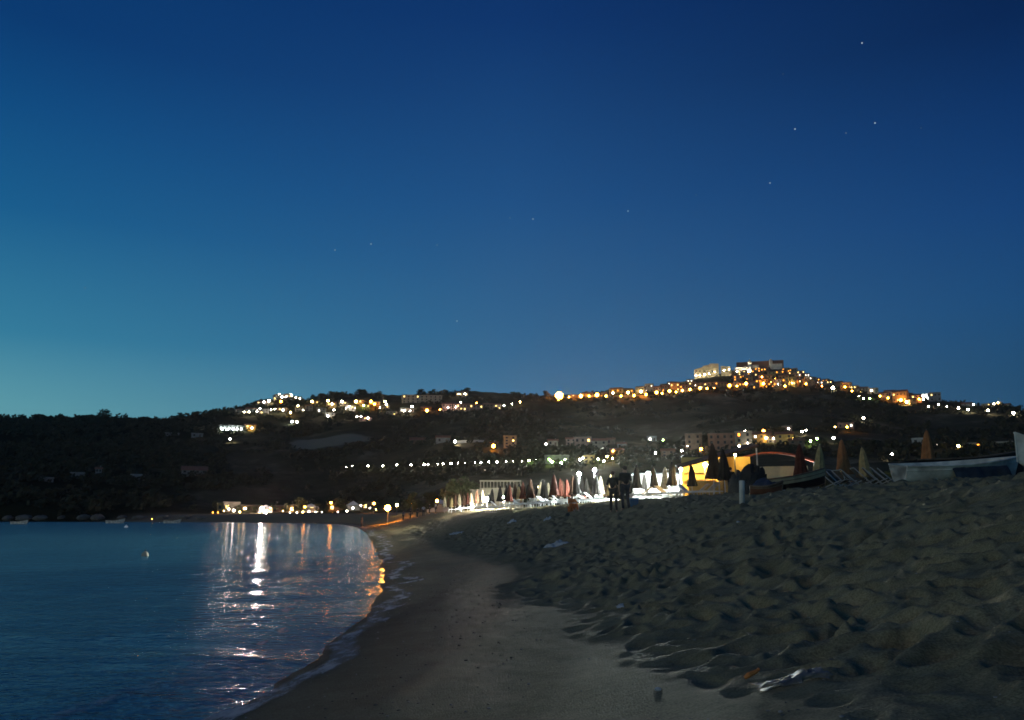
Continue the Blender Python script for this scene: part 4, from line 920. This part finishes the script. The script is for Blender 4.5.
# red roof shed
P = at_depth(772, 58)
rs = empty('beach_shed', P, -math.atan2(P.x, P.y), 'pale walled beach shed with a wide curved dark red roof', 'shed')
k = MB(); k.box((.2, 2, .9), (4.6, 4, 2.6)); k.build('wall', mat('shed pale wall', (.42, .40, .34), .85, .15, 2), rs)
k = MB(); n = 12; vs = []
for i in range(n + 1):
    t = i / n; x = -3.2 + 6.4 * t; z = 2.55 + 1.0 * math.sin(math.pi * (t * .86 + .07)) 
    vs += [(x, -.9, z - .35), (x, 4.6, z), (x, -.9, z - .47), (x, 4.6, z - .12)]
fs = []
for i in range(n):
    a_ = 4 * i; fs += [(a_, a_ + 4, a_ + 5, a_ + 1), (a_ + 2, a_ + 3, a_ + 7, a_ + 6), (a_, a_ + 2, a_ + 6, a_ + 4), (a_ + 1, a_ + 5, a_ + 7, a_ + 3)]
fs += [(0, 1, 3, 2), (4 * n, 4 * n + 2, 4 * n + 3, 4 * n + 1)]
k.add(vs, fs); k.build('roof', mat('dark red roofing', (.30, .075, .05), .8, .3, 4), rs)
for dx in (-2.6, 2.9):
    k = MB(); k.tube([(dx, -.7, -.4), (dx, -.7, 2.5)], .06, 8); k.build('post', m_wood, rs)
k = MB(); k.box((-1.2, -.05, 1.0), (.9, .1, 2.0)); k.build('door', m_frame, rs)

# ------------------------------------------------------------------ boats
def boat(px, Y, L, B, D, rz, label, mats, name='rowing_boat', pitch=0, sheer=.28, roll=0, seats=3, lift=0, group=None):
    """bow towards +x. mats: (lower hull, upper strake, rail)"""
    P = at_depth(px, Y); o = empty(name, P + Vector((0, 0, lift)), rz, label, 'boat', group)
    o.rotation_euler = (roll, pitch, rz)
    n = 22; m_ = 9
    def sec(t, inner=0):
        bw = B / 2 * (1 - max(0, (t - .45) / .55) ** 2.2) * (.80 + .20 * min(1, t / .3)) - inner
        bw = max(bw, .012)
        top = D * (1 + sheer * (2 * t - .75) ** 2 * (1.6 if t > .4 else .7)); kz = .22 * D * max(0, (t - .72) / .28) ** 2 + inner
        out = []
        for j in range(-m_, m_ + 1):
            q = j / m_; a_ = abs(q)
            yy = bw * math.copysign(min(1, a_ ** .62), q) * (.93 + .07 * a_); z = kz + (top - kz) * a_ ** 2.3
            out.append((yy, z))
        return out
    def shell(inner, flip):
        vs, fs, mi = [], [], []
        w_ = 2 * m_ + 1
        for i in range(n + 1):
            t = i / n; x = -L / 2 + L * t
            for yy, z in sec(t, inner):
                vs.append((x + (.10 * L * (z / D) * max(0, t - .75) / .25 if t > .75 else 0) * .5, yy, z))
        for i in range(n):
            for j in range(w_ - 1):
                a_ = i * w_ + j; f = (a_, a_ + w_, a_ + w_ + 1, a_ + 1)
                fs.append(f if flip else f[::-1]); mi.append(0 if 2 <= j <= w_ - 4 else 1)
        return vs, fs, mi, w_
    k = MB(); vs, fs, mi, w_ = shell(0, False)
    o0 = len(k.v); k.v += vs; k.f += fs; k.m += mi
    # transom at the stern
    k.add([vs[j] for j in range(w_)], [tuple(range(w_))], 1)
    k.build('hull', [mats[0], mats[1]], o, False)
    k = MB(); vs2, fs2, _, _ = shell(.035, True); k.add(vs2, fs2); k.add([vs2[j] for j in range(w_)], [tuple(range(w_))[::-1]]); k.build('inner_hull', mats[1], o)
    for sd in (0, w_ - 1):
        k = MB(); k.tube([vs[i * w_ + sd] for i in range(n + 1)], .035, 6); k.build('gunwale', mats[2], o)
    k = MB(); k.tube([vs[n * w_ + j] for j in range(w_ // 2, w_)][::1], .03, 6); k.build('stem', mats[2], o)
    for jj in (m_ - 3, m_ + 3):
        k = MB(); k.tube([(vs[i * w_ + jj][0], vs[i * w_ + jj][1] * 1.01, vs[i * w_ + jj][2]) for i in range(n + 1)], .014, 5); k.build('rubbing_strake', mats[2], o)
    for jj in (1, w_ - 2):
        k = MB(); k.tube([(vs[i * w_ + jj][0], vs[i * w_ + jj][1] * 1.01, vs[i * w_ + jj][2]) for i in range(n + 1)], .018, 5); k.build('rubbing_strake', mats[2], o)
    for q in range(seats):
        t = .2 + .27 * q; ys = sec(t); bw = ys[-1][0] * .86; k = MB(); k.box((-L / 2 + L * t, 0, D * .72), (.24, 2 * bw, .035)); k.build('thwart', mats[1], o)
    return o
m_bwhite = mat('boat white paint', (.80, .72, .58), .55, .45, 2)
m_bblue = mat('boat slate blue paint', (.06, .09, .12), .5, .3, 3)
m_bblack = mat('boat black paint', (.008, .008, .009), .5, .3, 3)
m_bcream = mat('boat cream strake', (.42, .36, .22), .6, .25, 3)
m_rail = mat('boat rail wood', (.20, .14, .09), .6, .3, 5)
boat(789, 36, 3.1, 1.2, .66, R(-6), 'dark hulled rowing boat with cream top strake before the beach shed', (m_bblack, m_bcream, m_rail), pitch=R(-7), lift=.02, sheer=.12)
boat(957, 30, 4.5, 1.5, .66, R(5), 'big white rowing boat lying on the sand at the right', (m_bwhite, m_bwhite, m_bwhite), pitch=R(-2.5), roll=R(7), lift=.05, sheer=.10)
boat(968, 34.5, 5.0, 1.8, 1.0, R(4), 'black boat lying just behind the big white boat', (m_bblack, m_bblack, m_rail), pitch=R(-3), lift=.12, sheer=.10)
boat(1063, 28, 3.6, 1.4, .8, R(-168), 'pale boat with raised bow cut off by the right edge', (m_bwhite, m_bwhite, m_bwhite), pitch=R(-14), lift=-.05, sheer=.18)
# wavy dark blue sheet set against the forward side of the white boat
P = at_depth(986, 29.05)
k = MB(); nx_, nz_ = 26, 12; vs = []
for side in (0, 1):
    for i in range(nx_ + 1):
        for j in range(nz_ + 1):
            u_, v_ = i / nx_, j / nz_
            x = -1.05 + 2.1 * u_; z = -.03 + .53 * v_ + .10 * u_ * v_
            y = -.02 + .24 * v_ ** 2 + .045 * math.sin(9 * u_ + 3 * v_) * (1 - v_ * .6) + .03 * math.sin(23 * u_ + 2) + side * .03
            vs.append((x, y, z))
st = (nx_ + 1) * (nz_ + 1); fs = []
for i in range(nx_):
    for j in range(nz_):
        a_ = i * (nz_ + 1) + j; f = (a_, a_ + nz_ + 1, a_ + nz_ + 2, a_ + 1); fs += [f, tuple(q + st for q in f[::-1])]
k.add(vs, fs); o = k.build('boat_side_sheet', mat('dark blue sheet', (.035, .05, .065), .6, .4, 4, bump=.2), None, True); o.location = P; o.rotation_euler = (0, 0, R(6)); tag(o, 'dark blue wavy sheet against the side of the big white boat', 'tarpaulin')
# heap left of the dark boat
def heap(name, px, Y, W_, H_, Dp, m, label, cat, seed, sharp=.25):
    P = at_depth(px, Y); k = MB(); n1, n2 = 26, 12; vs = []
    for j in range(n2 + 1):
        for i in range(n1):
            th = 2 * math.pi * i / n1; ph = math.pi / 2 * j / n2
            q = 1 + sharp * float(vnoise(np.array([2.2 * math.cos(th) + seed]), np.array([2.2 * math.sin(th) + 2.5 * ph]), seed)[0]) * 2
            vs.append((W_ / 2 * math.cos(ph) ** .7 * math.cos(th) * q, Dp / 2 * math.cos(ph) ** .7 * math.sin(th) * q, H_ * math.sin(ph) ** .9 * q - .08))
    fs = [(j * n1 + i, j * n1 + (i + 1) % n1, (j + 1) * n1 + (i + 1) % n1, (j + 1) * n1 + i) for j in range(n2) for i in range(n1)]
    k.add(vs, fs); o = k.build(name, m, None, True); o.location = P; return tag(o, label, cat)
heap('tarpaulin_heap', 755, 33.5, .98, .92, .8, mat('black tarpaulin', (.018, .019, .02), .6, .3, 4), 'tall black tarpaulin heap left of the dark boat', 'tarpaulin', 31, .6)
heap('covered_dinghy', 766, 31.5, 1.2, .62, 1.0, mat('navy blue cover', (.03, .045, .075), .6, .3, 4), 'navy blue covered dinghy at the foot of the black tarpaulin', 'dinghy', 35, .25)
boat(765, 30, 1.1, .6, .30, R(-14), 'small orange boat lying in front of the navy covered dinghy', (mat('orange boat paint', (.17, .06, .03), .6, .25, 4), mat('orange boat paint', (.17, .06, .03)), m_rail), seats=1, name='toy_dinghy')
heap('covered_cart', 737, 43, .9, 1.15, .9, mat('grey tarpaulin', (.10, .09, .07), .7, .3, 4), 'grey covered heap between the beach bar and the black tarpaulin', 'tarpaulin', 39, .3)
# flat planks on the sand
for px, Y, L_, lab in [(845, 32, 1.1, 'pale plank lying on the sand before the deck chairs'), (797, 33.5, 1.3, 'pale plank lying on the sand below the dark boat')]:
    P = at_depth(px, Y); k = MB(); k.box((0, 0, .06), (L_, .16, .05)); k.box((L_ * .2, .03, .10), (.08, .10, .03)); o = k.build('plank', m_wood); o.location = P; o.rotation_euler = (0, 0, .05); tag(o, lab, 'plank')
# white post
P = at_depth(741, 24.5); hp = above(742.5, 480.5, 24.5 / math.cos(az_of(742))).z - P.z
k = MB(); k.lathe([(.080, -.4), (.080, hp - .03), (.07, hp), (.02, hp + .005)], 16)
o = k.build('post', mat('white painted post', (.74, .68, .56), .6, .2, 4), None, True); o.location = P; o.rotation_euler = (0, R(3), 0); tag(o, 'plain white post standing alone in the trodden sand', 'post')
# blue cool box beside the people
P = at_depth(632.5, 35)
cb = empty('cool_box', P, .2, 'blue cool box standing beside the two standing people', 'cool box')
m_blue = mat('blue plastic', (.03, .16, .30), .45, .15, 4)
k = MB(); k.add([(-.17, -.13, -.05), (.17, -.13, -.05), (.17, .13, -.05), (-.17, .13, -.05), (-.2, -.16, .32), (.2, -.16, .32), (.2, .16, .32), (-.2, .16, .32)], [(3, 2, 1, 0), (4, 5, 6, 7), (0, 1, 5, 4), (1, 2, 6, 5), (2, 3, 7, 6), (3, 0, 4, 7)]); k.build('body', m_blue, cb)
k = MB(); k.box((0, 0, .36), (.42, .34, .07)); k.build('lid', mat('pale blue plastic', (.10, .28, .42), .45), cb)
k = MB(); k.tube([(-.21, 0, .3), (-.2, -.05, .44), (.2, -.05, .44), (.21, 0, .3)], .014, 6); k.build('handle', m_wpl, cb)

# ------------------------------------------------------------------ people
def skin(verts, edges, sub=1):
    me = bpy.data.meshes.new('tmp'); me.from_pydata([v[:3] for v in verts], edges, [])
    o = bpy.data.objects.new('tmp', me); COL.objects.link(o)
    o.modifiers.new('s', 'SKIN'); me.skin_vertices.new() if not me.skin_vertices else None
    for i, v in enumerate(verts):
        d = me.skin_vertices[0].data[i]; d.radius = (v[3], v[4] if len(v) > 4 else v[3])
    me.skin_vertices[0].data[0].use_root = True
    sm = o.modifiers.new('u', 'SUBSURF'); sm.levels = sub; sm.render_levels = sub
    dg = bpy.context.evaluated_depsgraph_get(); dg.update()
    out = bpy.data.meshes.new_from_object(o.evaluated_get(dg))
    bpy.data.objects.remove(o); bpy.data.meshes.remove(me)
    out.polygons.foreach_set('use_smooth', [True] * len(out.polygons))
    return out
SKINM = mat('skin', (.42, .26, .18), .6, .1, 6)
def person(loc, rz, label, shirt, legs, hair, pose='stand', group=None, ht=1.72, fingers=True, arm=0.):
    o = empty('person', loc, rz, label, 'person', group); s = ht / 1.72
    if pose == 'stand':
        J = dict(pel=(0, 0, .93), hipL=(.10, 0, .90), knL=(.11, -.02, .49), anL=(.12, .02, .08), toL=(.13, -.15, .035), hipR=(-.10, 0, .90), knR=(-.11, -.03, .49), anR=(-.14, .03, .08), toR=(-.15, -.14, .035),
                 sp=(0, .01, 1.12), ch=(0, 0, 1.32), nk=(0, .01, 1.46), hd=(0, -.01, 1.60), tp=(0, 0, 1.68),
                 shL=(.19, 0, 1.40), elL=(.25, .03, 1.12), wrL=(.24 - .10 * arm, -.05 - .16 * arm, .88 + .20 * arm), shR=(-.19, 0, 1.40), elR=(-.25, .03, 1.12), wrR=(-.25, -.06, .87))
    else:
        J = dict(pel=(0, 0, .14), hipL=(.10, -.02, .13), knL=(.14, -.38, .46), anL=(.12, -.58, .07), toL=(.13, -.74, .04), hipR=(-.10, -.02, .13), knR=(-.15, -.36, .45), anR=(-.12, -.58, .07), toR=(-.13, -.74, .04),
                 sp=(0, -.02, .34), ch=(0, -.08, .54), nk=(0, -.10, .68), hd=(0, -.14, .82), tp=(0, -.14, .90),
                 shL=(.18, -.08, .62), elL=(.22, -.26, .42), wrL=(.10, -.42, .44), shR=(-.18, -.08, .62), elR=(-.22, -.26, .42), wrR=(-.09, -.44, .45))
    Rd = dict(pel=.125, sp=.115, ch=.125, nk=.055, hd=.088, tp=.06, hipL=.085, hipR=.085, knL=.056, knR=.056, anL=.038, anR=.038, toL=.032, toR=.032, shL=.055, shR=.055, elL=.038, elR=.038, wrL=.027, wrR=.027)
    E = [('pel', 'sp'), ('sp', 'ch'), ('ch', 'nk'), ('nk', 'hd'), ('hd', 'tp'), ('pel', 'hipL'), ('hipL', 'knL'), ('knL', 'anL'), ('anL', 'toL'), ('pel', 'hipR'), ('hipR', 'knR'), ('knR', 'anR'), ('anR', 'toR'), ('ch', 'shL'), ('shL', 'elL'), ('elL', 'wrL'), ('ch', 'shR'), ('shR', 'elR'), ('elR', 'wrR')]
    names = list(J); names.remove('pel'); names = ['pel'] + names
    V = [tuple(c * s for c in J[n]) + (Rd[n] * s,) for n in names]; ed = [(names.index(a_), names.index(b_)) for a_, b_ in E]
    for sd in 'LR':                       # palm, four fingers and a thumb
        w_ = Vector(J['wr' + sd]); f_ = (w_ - Vector(J['el' + sd])).normalized()
        sx_ = Vector((1 if sd == 'L' else -1, 0, 0)); side = f_.cross(sx_).normalized(); nrm = f_.cross(side)
        pm = w_ + f_ * .075; ip = len(V); V.append(tuple(pm * s) + (.030 * s,)); ed.append((names.index('wr' + sd), ip))
        if fingers:
            for q, (off, ln_) in enumerate([(-.030, .062), (-.010, .074), (.010, .070), (.029, .055)]):
                b0 = pm + f_ * .02 + side * off; b1 = b0 + f_ * ln_ * .55 + nrm * .008; b2 = b1 + f_ * ln_ * .4 + nrm * .022
                i0 = len(V); V += [tuple(p * s) + (.009 * s,) for p in (b0, b1, b2)]; ed += [(ip, i0), (i0, i0 + 1), (i0 + 1, i0 + 2)]
            b0 = pm - f_ * .03 - side * .035; b1 = b0 + f_ * .035 - side * .022; i0 = len(V); V += [tuple(p * s) + (.010 * s,) for p in (b0, b1)]; ed += [(ip, i0), (i0, i0 + 1)]
    me = skin(V, ed, 1); me.materials.append(SKINM); link('body', me, o)
    def cloth(nm, keys, edges, grow, m):
        kk = list(keys); vv = [tuple(c * s for c in J[n]) + ((Rd[n] + grow) * s,) for n in kk]
        me_ = skin(vv, [(kk.index(a_), kk.index(b_)) for a_, b_ in edges], 1); me_.materials.append(m); link(nm, me_, o)
    cloth('shirt', ['ch', 'sp', 'pel', 'nk', 'shL', 'elL', 'shR', 'elR'], [('ch', 'nk'), ('pel', 'sp'), ('sp', 'ch'), ('ch', 'shL'), ('shL', 'elL'), ('ch', 'shR'), ('shR', 'elR')], .018, shirt)
    cloth('trousers', ['pel', 'hipL', 'knL', 'hipR', 'knR'] + (['anL', 'anR']), [('pel', 'hipL'), ('hipL', 'knL'), ('pel', 'hipR'), ('hipR', 'knR'), ('knL', 'anL'), ('knR', 'anR')], .016, legs)
    hd = Vector(J['hd']) * s
    k = MB(); k.ball((hd.x, hd.y + .022 * s, hd.z + .035 * s), .105 * s, sc=(.92, 1.0, .95), sub=2, jit=.04); k.build('hair', hair, o, True)
    k = MB(); k.ball((hd.x, hd.y - .10 * s, hd.z - .01 * s), .017 * s, sc=(.8, 1.2, 1.3), sub=1)
    for dx in (-1, 1): k.ball((hd.x + dx * .092 * s, hd.y + .01 * s, hd.z - .005 * s), .024 * s, sc=(.5, .8, 1.2), sub=1)
    k.build('nose_and_ears', SKINM, o, True)
    k = MB()
    for dx in (-1, 1): k.ball((hd.x + dx * .032 * s, hd.y - .083 * s, hd.z + .015 * s), .011 * s, sub=1)
    k.build('eyes', mat('eye dark', (.02, .02, .02), .3), o)
    return o
cl_dark = mat('dark cloth', (.022, .026, .028), .9, .3, 6); cl_navy = mat('navy cloth', (.02, .028, .045), .9, .3, 6); cl_grey = mat('grey cloth', (.13, .13, .125), .9, .25, 6)
cl_or = mat('orange cloth', (.50, .14, .03), .85, .25, 6); cl_white = mat('white cloth', (.65, .64, .62), .9, .1, 6); cl_red = mat('red cloth', (.35, .05, .04), .9, .25, 6)
hr_dark = mat('dark hair', (.02, .014, .01), .7, .3, 20); hr_brown = mat('brown hair', (.07, .04, .022), .7, .3, 20)
person(at_depth(613, 35), R(150), 'person in dark clothes standing left in the close pair on the sand', cl_dark, cl_dark, hr_brown, ht=1.78, arm=.6)
person(at_depth(625, 34.2), R(200), 'taller person in dark clothes standing right beside the blue cool box', cl_dark, cl_navy, hr_dark, ht=1.88, arm=.3)
person(at_depth(571, 43), R(20), 'person in an orange top sitting on the sand before the umbrellas', cl_or, cl_or, hr_brown, pose='sit')
person(at_depth(731, 49), R(160), 'dark figure standing in front of the yellow lit beach bar', cl_dark, cl_dark, hr_dark, ht=1.82)
person(at_depth(363, 150), R(80), 'lone dark figure standing at the waterline far down the beach', cl_dark, cl_navy, hr_dark, ht=1.85)
fp = [(404, 140, cl_grey, 'grey'), (411, 136, cl_dark, 'dark'), (418, 132, cl_dark, 'dark'), (424, 128, cl_white, 'white'), (430, 134, cl_navy, 'navy'), (436, 126, cl_white, 'white')]
for i, (px, Y, c, cn) in enumerate(fp):
    person(at_depth(px, Y), random.uniform(0, 6.28), f'person in {cn} clothes, {ordinal(i)} of the group beside the big orange lamp', c, cl_dark, hr_dark, group='people by the big orange lamp', fingers=False, ht=random.uniform(1.6, 1.8))

# ------------------------------------------------------------------ things on the sand and the sea
def crumple(name, P, W_, D_, H_, m, label, cat, seed, rz=0):
    nx_, ny_ = 26, 18; vs = []
    for i in range(nx_ + 1):
        for j in range(ny_ + 1):
            u_, v_ = i / nx_ - .5, j / ny_ - .5
            n_ = float(fbm(np.array([u_ * 5 + seed]), np.array([v_ * 5]), seed, 4)[0])
            ed_ = max(0, 1 - (abs(u_) * 2) ** 2.5) * max(0, 1 - (abs(v_) * 2) ** 2.5)
            x, y = u_ * W_ * (1 + .5 * n_), v_ * D_ * (1 + .9 * n_)
            gz_ = float(sand_z(np.array([P.x + x]), np.array([P.y + y]))[0][0])
            vs.append((x, y, gz_ - P.z + .012 + H_ * ed_ * max(0, .5 + 1.3 * n_)))
    fs = [(i * (ny_ + 1) + j, (i + 1) * (ny_ + 1) + j, (i + 1) * (ny_ + 1) + j + 1, i * (ny_ + 1) + j + 1) for i in range(nx_) for j in range(ny_)]
    k = MB(); k.add(vs, fs); o = k.build(name, m, None, True); o.location = P; o.rotation_euler = (0, 0, rz); 
    return tag(o, label, cat)
def ground_px(px, py):
    d = ray(px, py); hx = math.hypot(d[0], d[1]); rr_ = np.geomspace(3, 120, 3000)
    x = d[0] / hx * rr_; y = d[1] / hx * rr_; z = EYE + d[2] / hx * rr_
    zz_ = sand_z(x, y)[0]; i = int(np.argmax(z < zz_)); return Vector((x[i], y[i], zz_[i]))
m_bag = mat('translucent grey plastic', (.26, .245, .21), .5, .6, 9, spec=.5); m_bag.node_tree.nodes['Principled BSDF'].inputs['Alpha'].default_value = .55
P = ground_px(790, 683)
crumple('plastic_bag', P, .46, .30, .045, m_bag, 'crumpled pale plastic bag lying in the trodden sand at the lower right', 'plastic bag', 611)
P = ground_px(752, 687)
k = MB(); k.tube([(-.05, 0, .03), (-.02, 0, .05), (.05, .02, .075)], [.012, .02, .014], 8); k.ball((.06, .022, .085), .013); o = k.build('wrapper', mat('orange wrapper', (.85, .28, .06), .4, .2, 20)); o.location = P + Vector((0, 0, .03)); tag(o, 'small orange wrapper beside the crumpled plastic bag', 'litter')
m_lit = mat('pale litter paper', (.62, .61, .57), .7, .25, 9)
for px, py, W_, D_, lab in [(556, 546, .85, .35, 'white torn netting heap on the sand left of centre'), (456, 534, .9, .4, 'pale litter heap at the edge of the smooth sand'), (548, 519.5, .4, .25, 'small white paper scrap before the sitting person'), (512, 522, .5, .25, 'low pale litter on the sand before the lido building'), (620, 608, .10, .07, 'tiny pale scrap among the footprints in the middle')]:
    crumple('litter', ground_px(px, py), W_, D_, .14 if W_ > .3 else .03, m_lit, lab, 'litter', int(px))
for px, py, r_, lab in [(738, 523, .035, 'small white pebble on the sand below the white post'), (658, 691, .022, 'small pinkish pebble on the smooth sand at the bottom')]:
    k = MB(); k.ball((0, 0, 0), r_, sc=(1.2, 1, .7), sub=2, jit=.06); o = k.build('pebble', m_lit, None, True); o.location = ground_px(px, py) + Vector((0, 0, r_ * .5)); tag(o, lab, 'pebble')
# buoys and moored boats
def sea_at(px, py):
    d = ray(px, py); t = EYE / -d[2]; return Vector((d[0] * t, d[1] * t, 0))
P = sea_at(145, 556)
bo = empty('buoy', P, 0, 'round pale mooring buoy floating on the dark water', 'buoy')
k = MB(); k.lathe([(.03, -.14), (.13, -.08), (.17, .03), (.15, .13), (.08, .2), (.03, .22)], 14); k.build('float', mat('buoy dull yellow', (.62, .50, .34), .6, .3, 8), bo, True)
k = MB(); k.tube([(0, 0, .2), (0, 0, .3)], .02, 8); k.lathe([(.03, .29), (.05, .31), (.03, .33)], 10); k.build('ring', m_pole, bo)
P = sea_at(126, 527.5)
k = MB(); k.lathe([(.05, -.3), (.32, -.1), (.36, .1), (.2, .34), (.06, .42), (.05, .55)], 14); o = k.build('buoy', m_wpl, None, True); o.location = P; tag(o, 'tiny white buoy far out under the dark headland', 'buoy')
def moored(px, py, L_, lab, m):
    P = sea_at(px, py); n = P.normalized() * 0
    o = boat(512, 30, L_, L_ * .36, L_ * .17, random.uniform(-.2, .2), lab, (m, m, m_rail), seats=2, name='moored_boat', group='boats along the far left shore')
    o.location = P + Vector((0, 0, -.12)); return o
moored(19, 524, 4.5, 'small white boat moored below the dark headland, nearest the left edge', m_bwhite); moored(115, 523.2, 5.5, 'pale long boat moored under the middle of the dark headland', m_bwhite); moored(172, 523.2, 5, 'pale low boat moored left of the far shore beach bars', m_bwhite)
lamp_far(152, 519, 'o', .2, 'single small orange lamp at the foot of the dark headland', None, H=2.5, Le=110)
# rocks along the headland waterline
m_rock = mat('shore rock', (.17, .155, .125), .95, .35, .8, bump=.4)
for i, (px, W_) in enumerate([(8, 8), (24, 10), (41, 8), (62, 6), (84, 9), (98, 11), (122, 7), (140, 8), (163, 9), (186, 8), (203, 6)]):
    P = hit(px, 518.5); k = MB(); k.ball((0, 0, 0), W_ * .30, sc=(1.25, .8, .5), sub=3, jit=.16)
    o = k.build('rock', m_rock, None, True); o.location = P; o.rotation_euler = (0, 0, random.uniform(0, 6)); tag(o, f'pale shore rock, {ordinal(i)} along the foot of the dark headland', 'rock', 'rocks along the foot of the headland')
# stars
stars = [(862, 43, 1.2, 'bright star alone high in the upper right'), (795, 129, 1.2, 'bright star left of the pair in the upper right'), (875, 123, 1.2, 'bright right one of a star pair in the upper right'), (846, 133, .7, 'faint star between two brighter ones in the upper right'), (770, 183, 1.1, 'star right of centre above the cathedral'), (628, 211, 1.3, 'brightest star in the middle of the sky'),
         (533, 219, 1.1, 'star right of a fainter one just above the image centre'), (510, 218, .7, 'faint star just left of a brighter one above centre'), (371, 244, 1.2, 'brighter star low in the left of the star field'), (335, 250, 1.0, 'leftmost star of the star field'), (437, 245, .8, 'faint star right of the brighter low left star'), (457, 321, 1.2, 'lowest star, above the brown terrace houses'), (783, 74, .5, 'very faint star below the lone bright one'), (921, 128, .5, 'very faint star farthest to the right'), (696, 195, .5, 'very faint star right of the brightest one'), (85, 288, .6, 'very faint star alone at the far left')]
for px, py, s_, lab in stars:
    d = Vector(ray(px, py)).normalized(); k = MB(); k.ball((0, 0, 0), 5.0 * s_ ** .5, sub=2)
    o = k.build('star', emit(f'starlight {s_}', (.82, .92, 1), (.40 * s_ + .06) * (.8 if s_ < 1 else 1))); o.location = Vector((0, 0, EYE)) + d * 7000; tag(o, lab, 'star', 'stars in the evening sky')

# orange lamps added behind the far shore to warm the trees and slope
for i, (px, py, c) in enumerate([(331, 503, 'o'), (374, 503.5, 'o'), (397, 505, 'y'), (411, 503, 'o'), (437, 501, 'o'), (455, 498, 'y')]):
    lamp_far(px, py, c, .8, f'added orange glow lamp, {ordinal(i)} among the trees behind the far shore', 'added orange lamps among the trees behind the far shore', H=5, Le=190)
# thin air volume added so the lamps get a soft glow
m_air = bpy.data.materials.new('glow haze'); m_air.use_nodes = True; nt = m_air.node_tree
nt.nodes.remove(nt.nodes['Principled BSDF'])
pv = nt.nodes.new('ShaderNodeVolumePrincipled'); pv.inputs['Density'].default_value = .00005; pv.inputs['Anisotropy'].default_value = .8; pv.inputs['Color'].default_value = (1, .92, .8, 1)
nt.links.new(pv.outputs[0], nt.nodes['Material Output'].inputs['Volume'])
k = MB(); k.box((0, 1400, 200), (9000, 7200, 420)); tag(k.build('haze', m_air), 'thin glow haze added over the bay for the lamps', 'haze', kind='stuff')

town_trees = [(548, 470, 215, 6, 4), (566, 470, 220, 5, 4), (596, 468, 225, 6, 3.5), (612, 466, 225, 7, 3.5), (628, 466, 230, 7, 4), (640, 464, 235, 7, 4), (675, 462, 235, 7, 3.5), (712, 460, 240, 7, 3), (732, 458, 240, 8, 3.5), (754, 456, 240, 7, 3), (774, 455, 235, 6, 3), (800, 456, 230, 7, 4), (825, 458, 220, 6, 4), (880, 462, 208, 7, 5), (945, 463, 203, 6, 5)]
for i, (px, py, Y, hh, rr) in enumerate(town_trees):
    tree('tree', at_depth(px, Y), hh * random.uniform(.8, 1.2), rr, f'dark bushy tree, {ordinal(i)} of the belt between beach and lower town', 'belt of trees between beach and lower town', m_leaf, dens=1.2)

# loose shingle, shells and weed scraps strewn over the shore
k = MB()
sy = 3.5 + 26 * rng.random(9000) ** 1.6; sx_ = rng.uniform(-6, 16, 9000); sd = shore_dist(sx_, sy); sz = sand_z(sx_, sy)[0]
ok = (sd > .15) & (sd < 14) & (rng.random(9000) < np.where(sd < 3, 1, .3))
for x, y, z_ in list(zip(sx_[ok], sy[ok], sz[ok]))[:2200]:
    r_ = .004 + .011 * random.random() ** 3
    k.ball((x, y, z_ + r_ * .2), r_, 0 if random.random() < .6 else 1, sc=(random.uniform(.9, 1.7), random.uniform(.8, 1.3), .6), sub=1, jit=.12)
tag(k.build('shingle', [mat('dark shore pebble', (.16, .145, .12), .8, .4, 40), mat('pale shore pebble', (.42, .38, .32), .8, .3, 40)]), 'scattered small pebbles and shell bits on the shore sand', 'pebbles', kind='stuff')
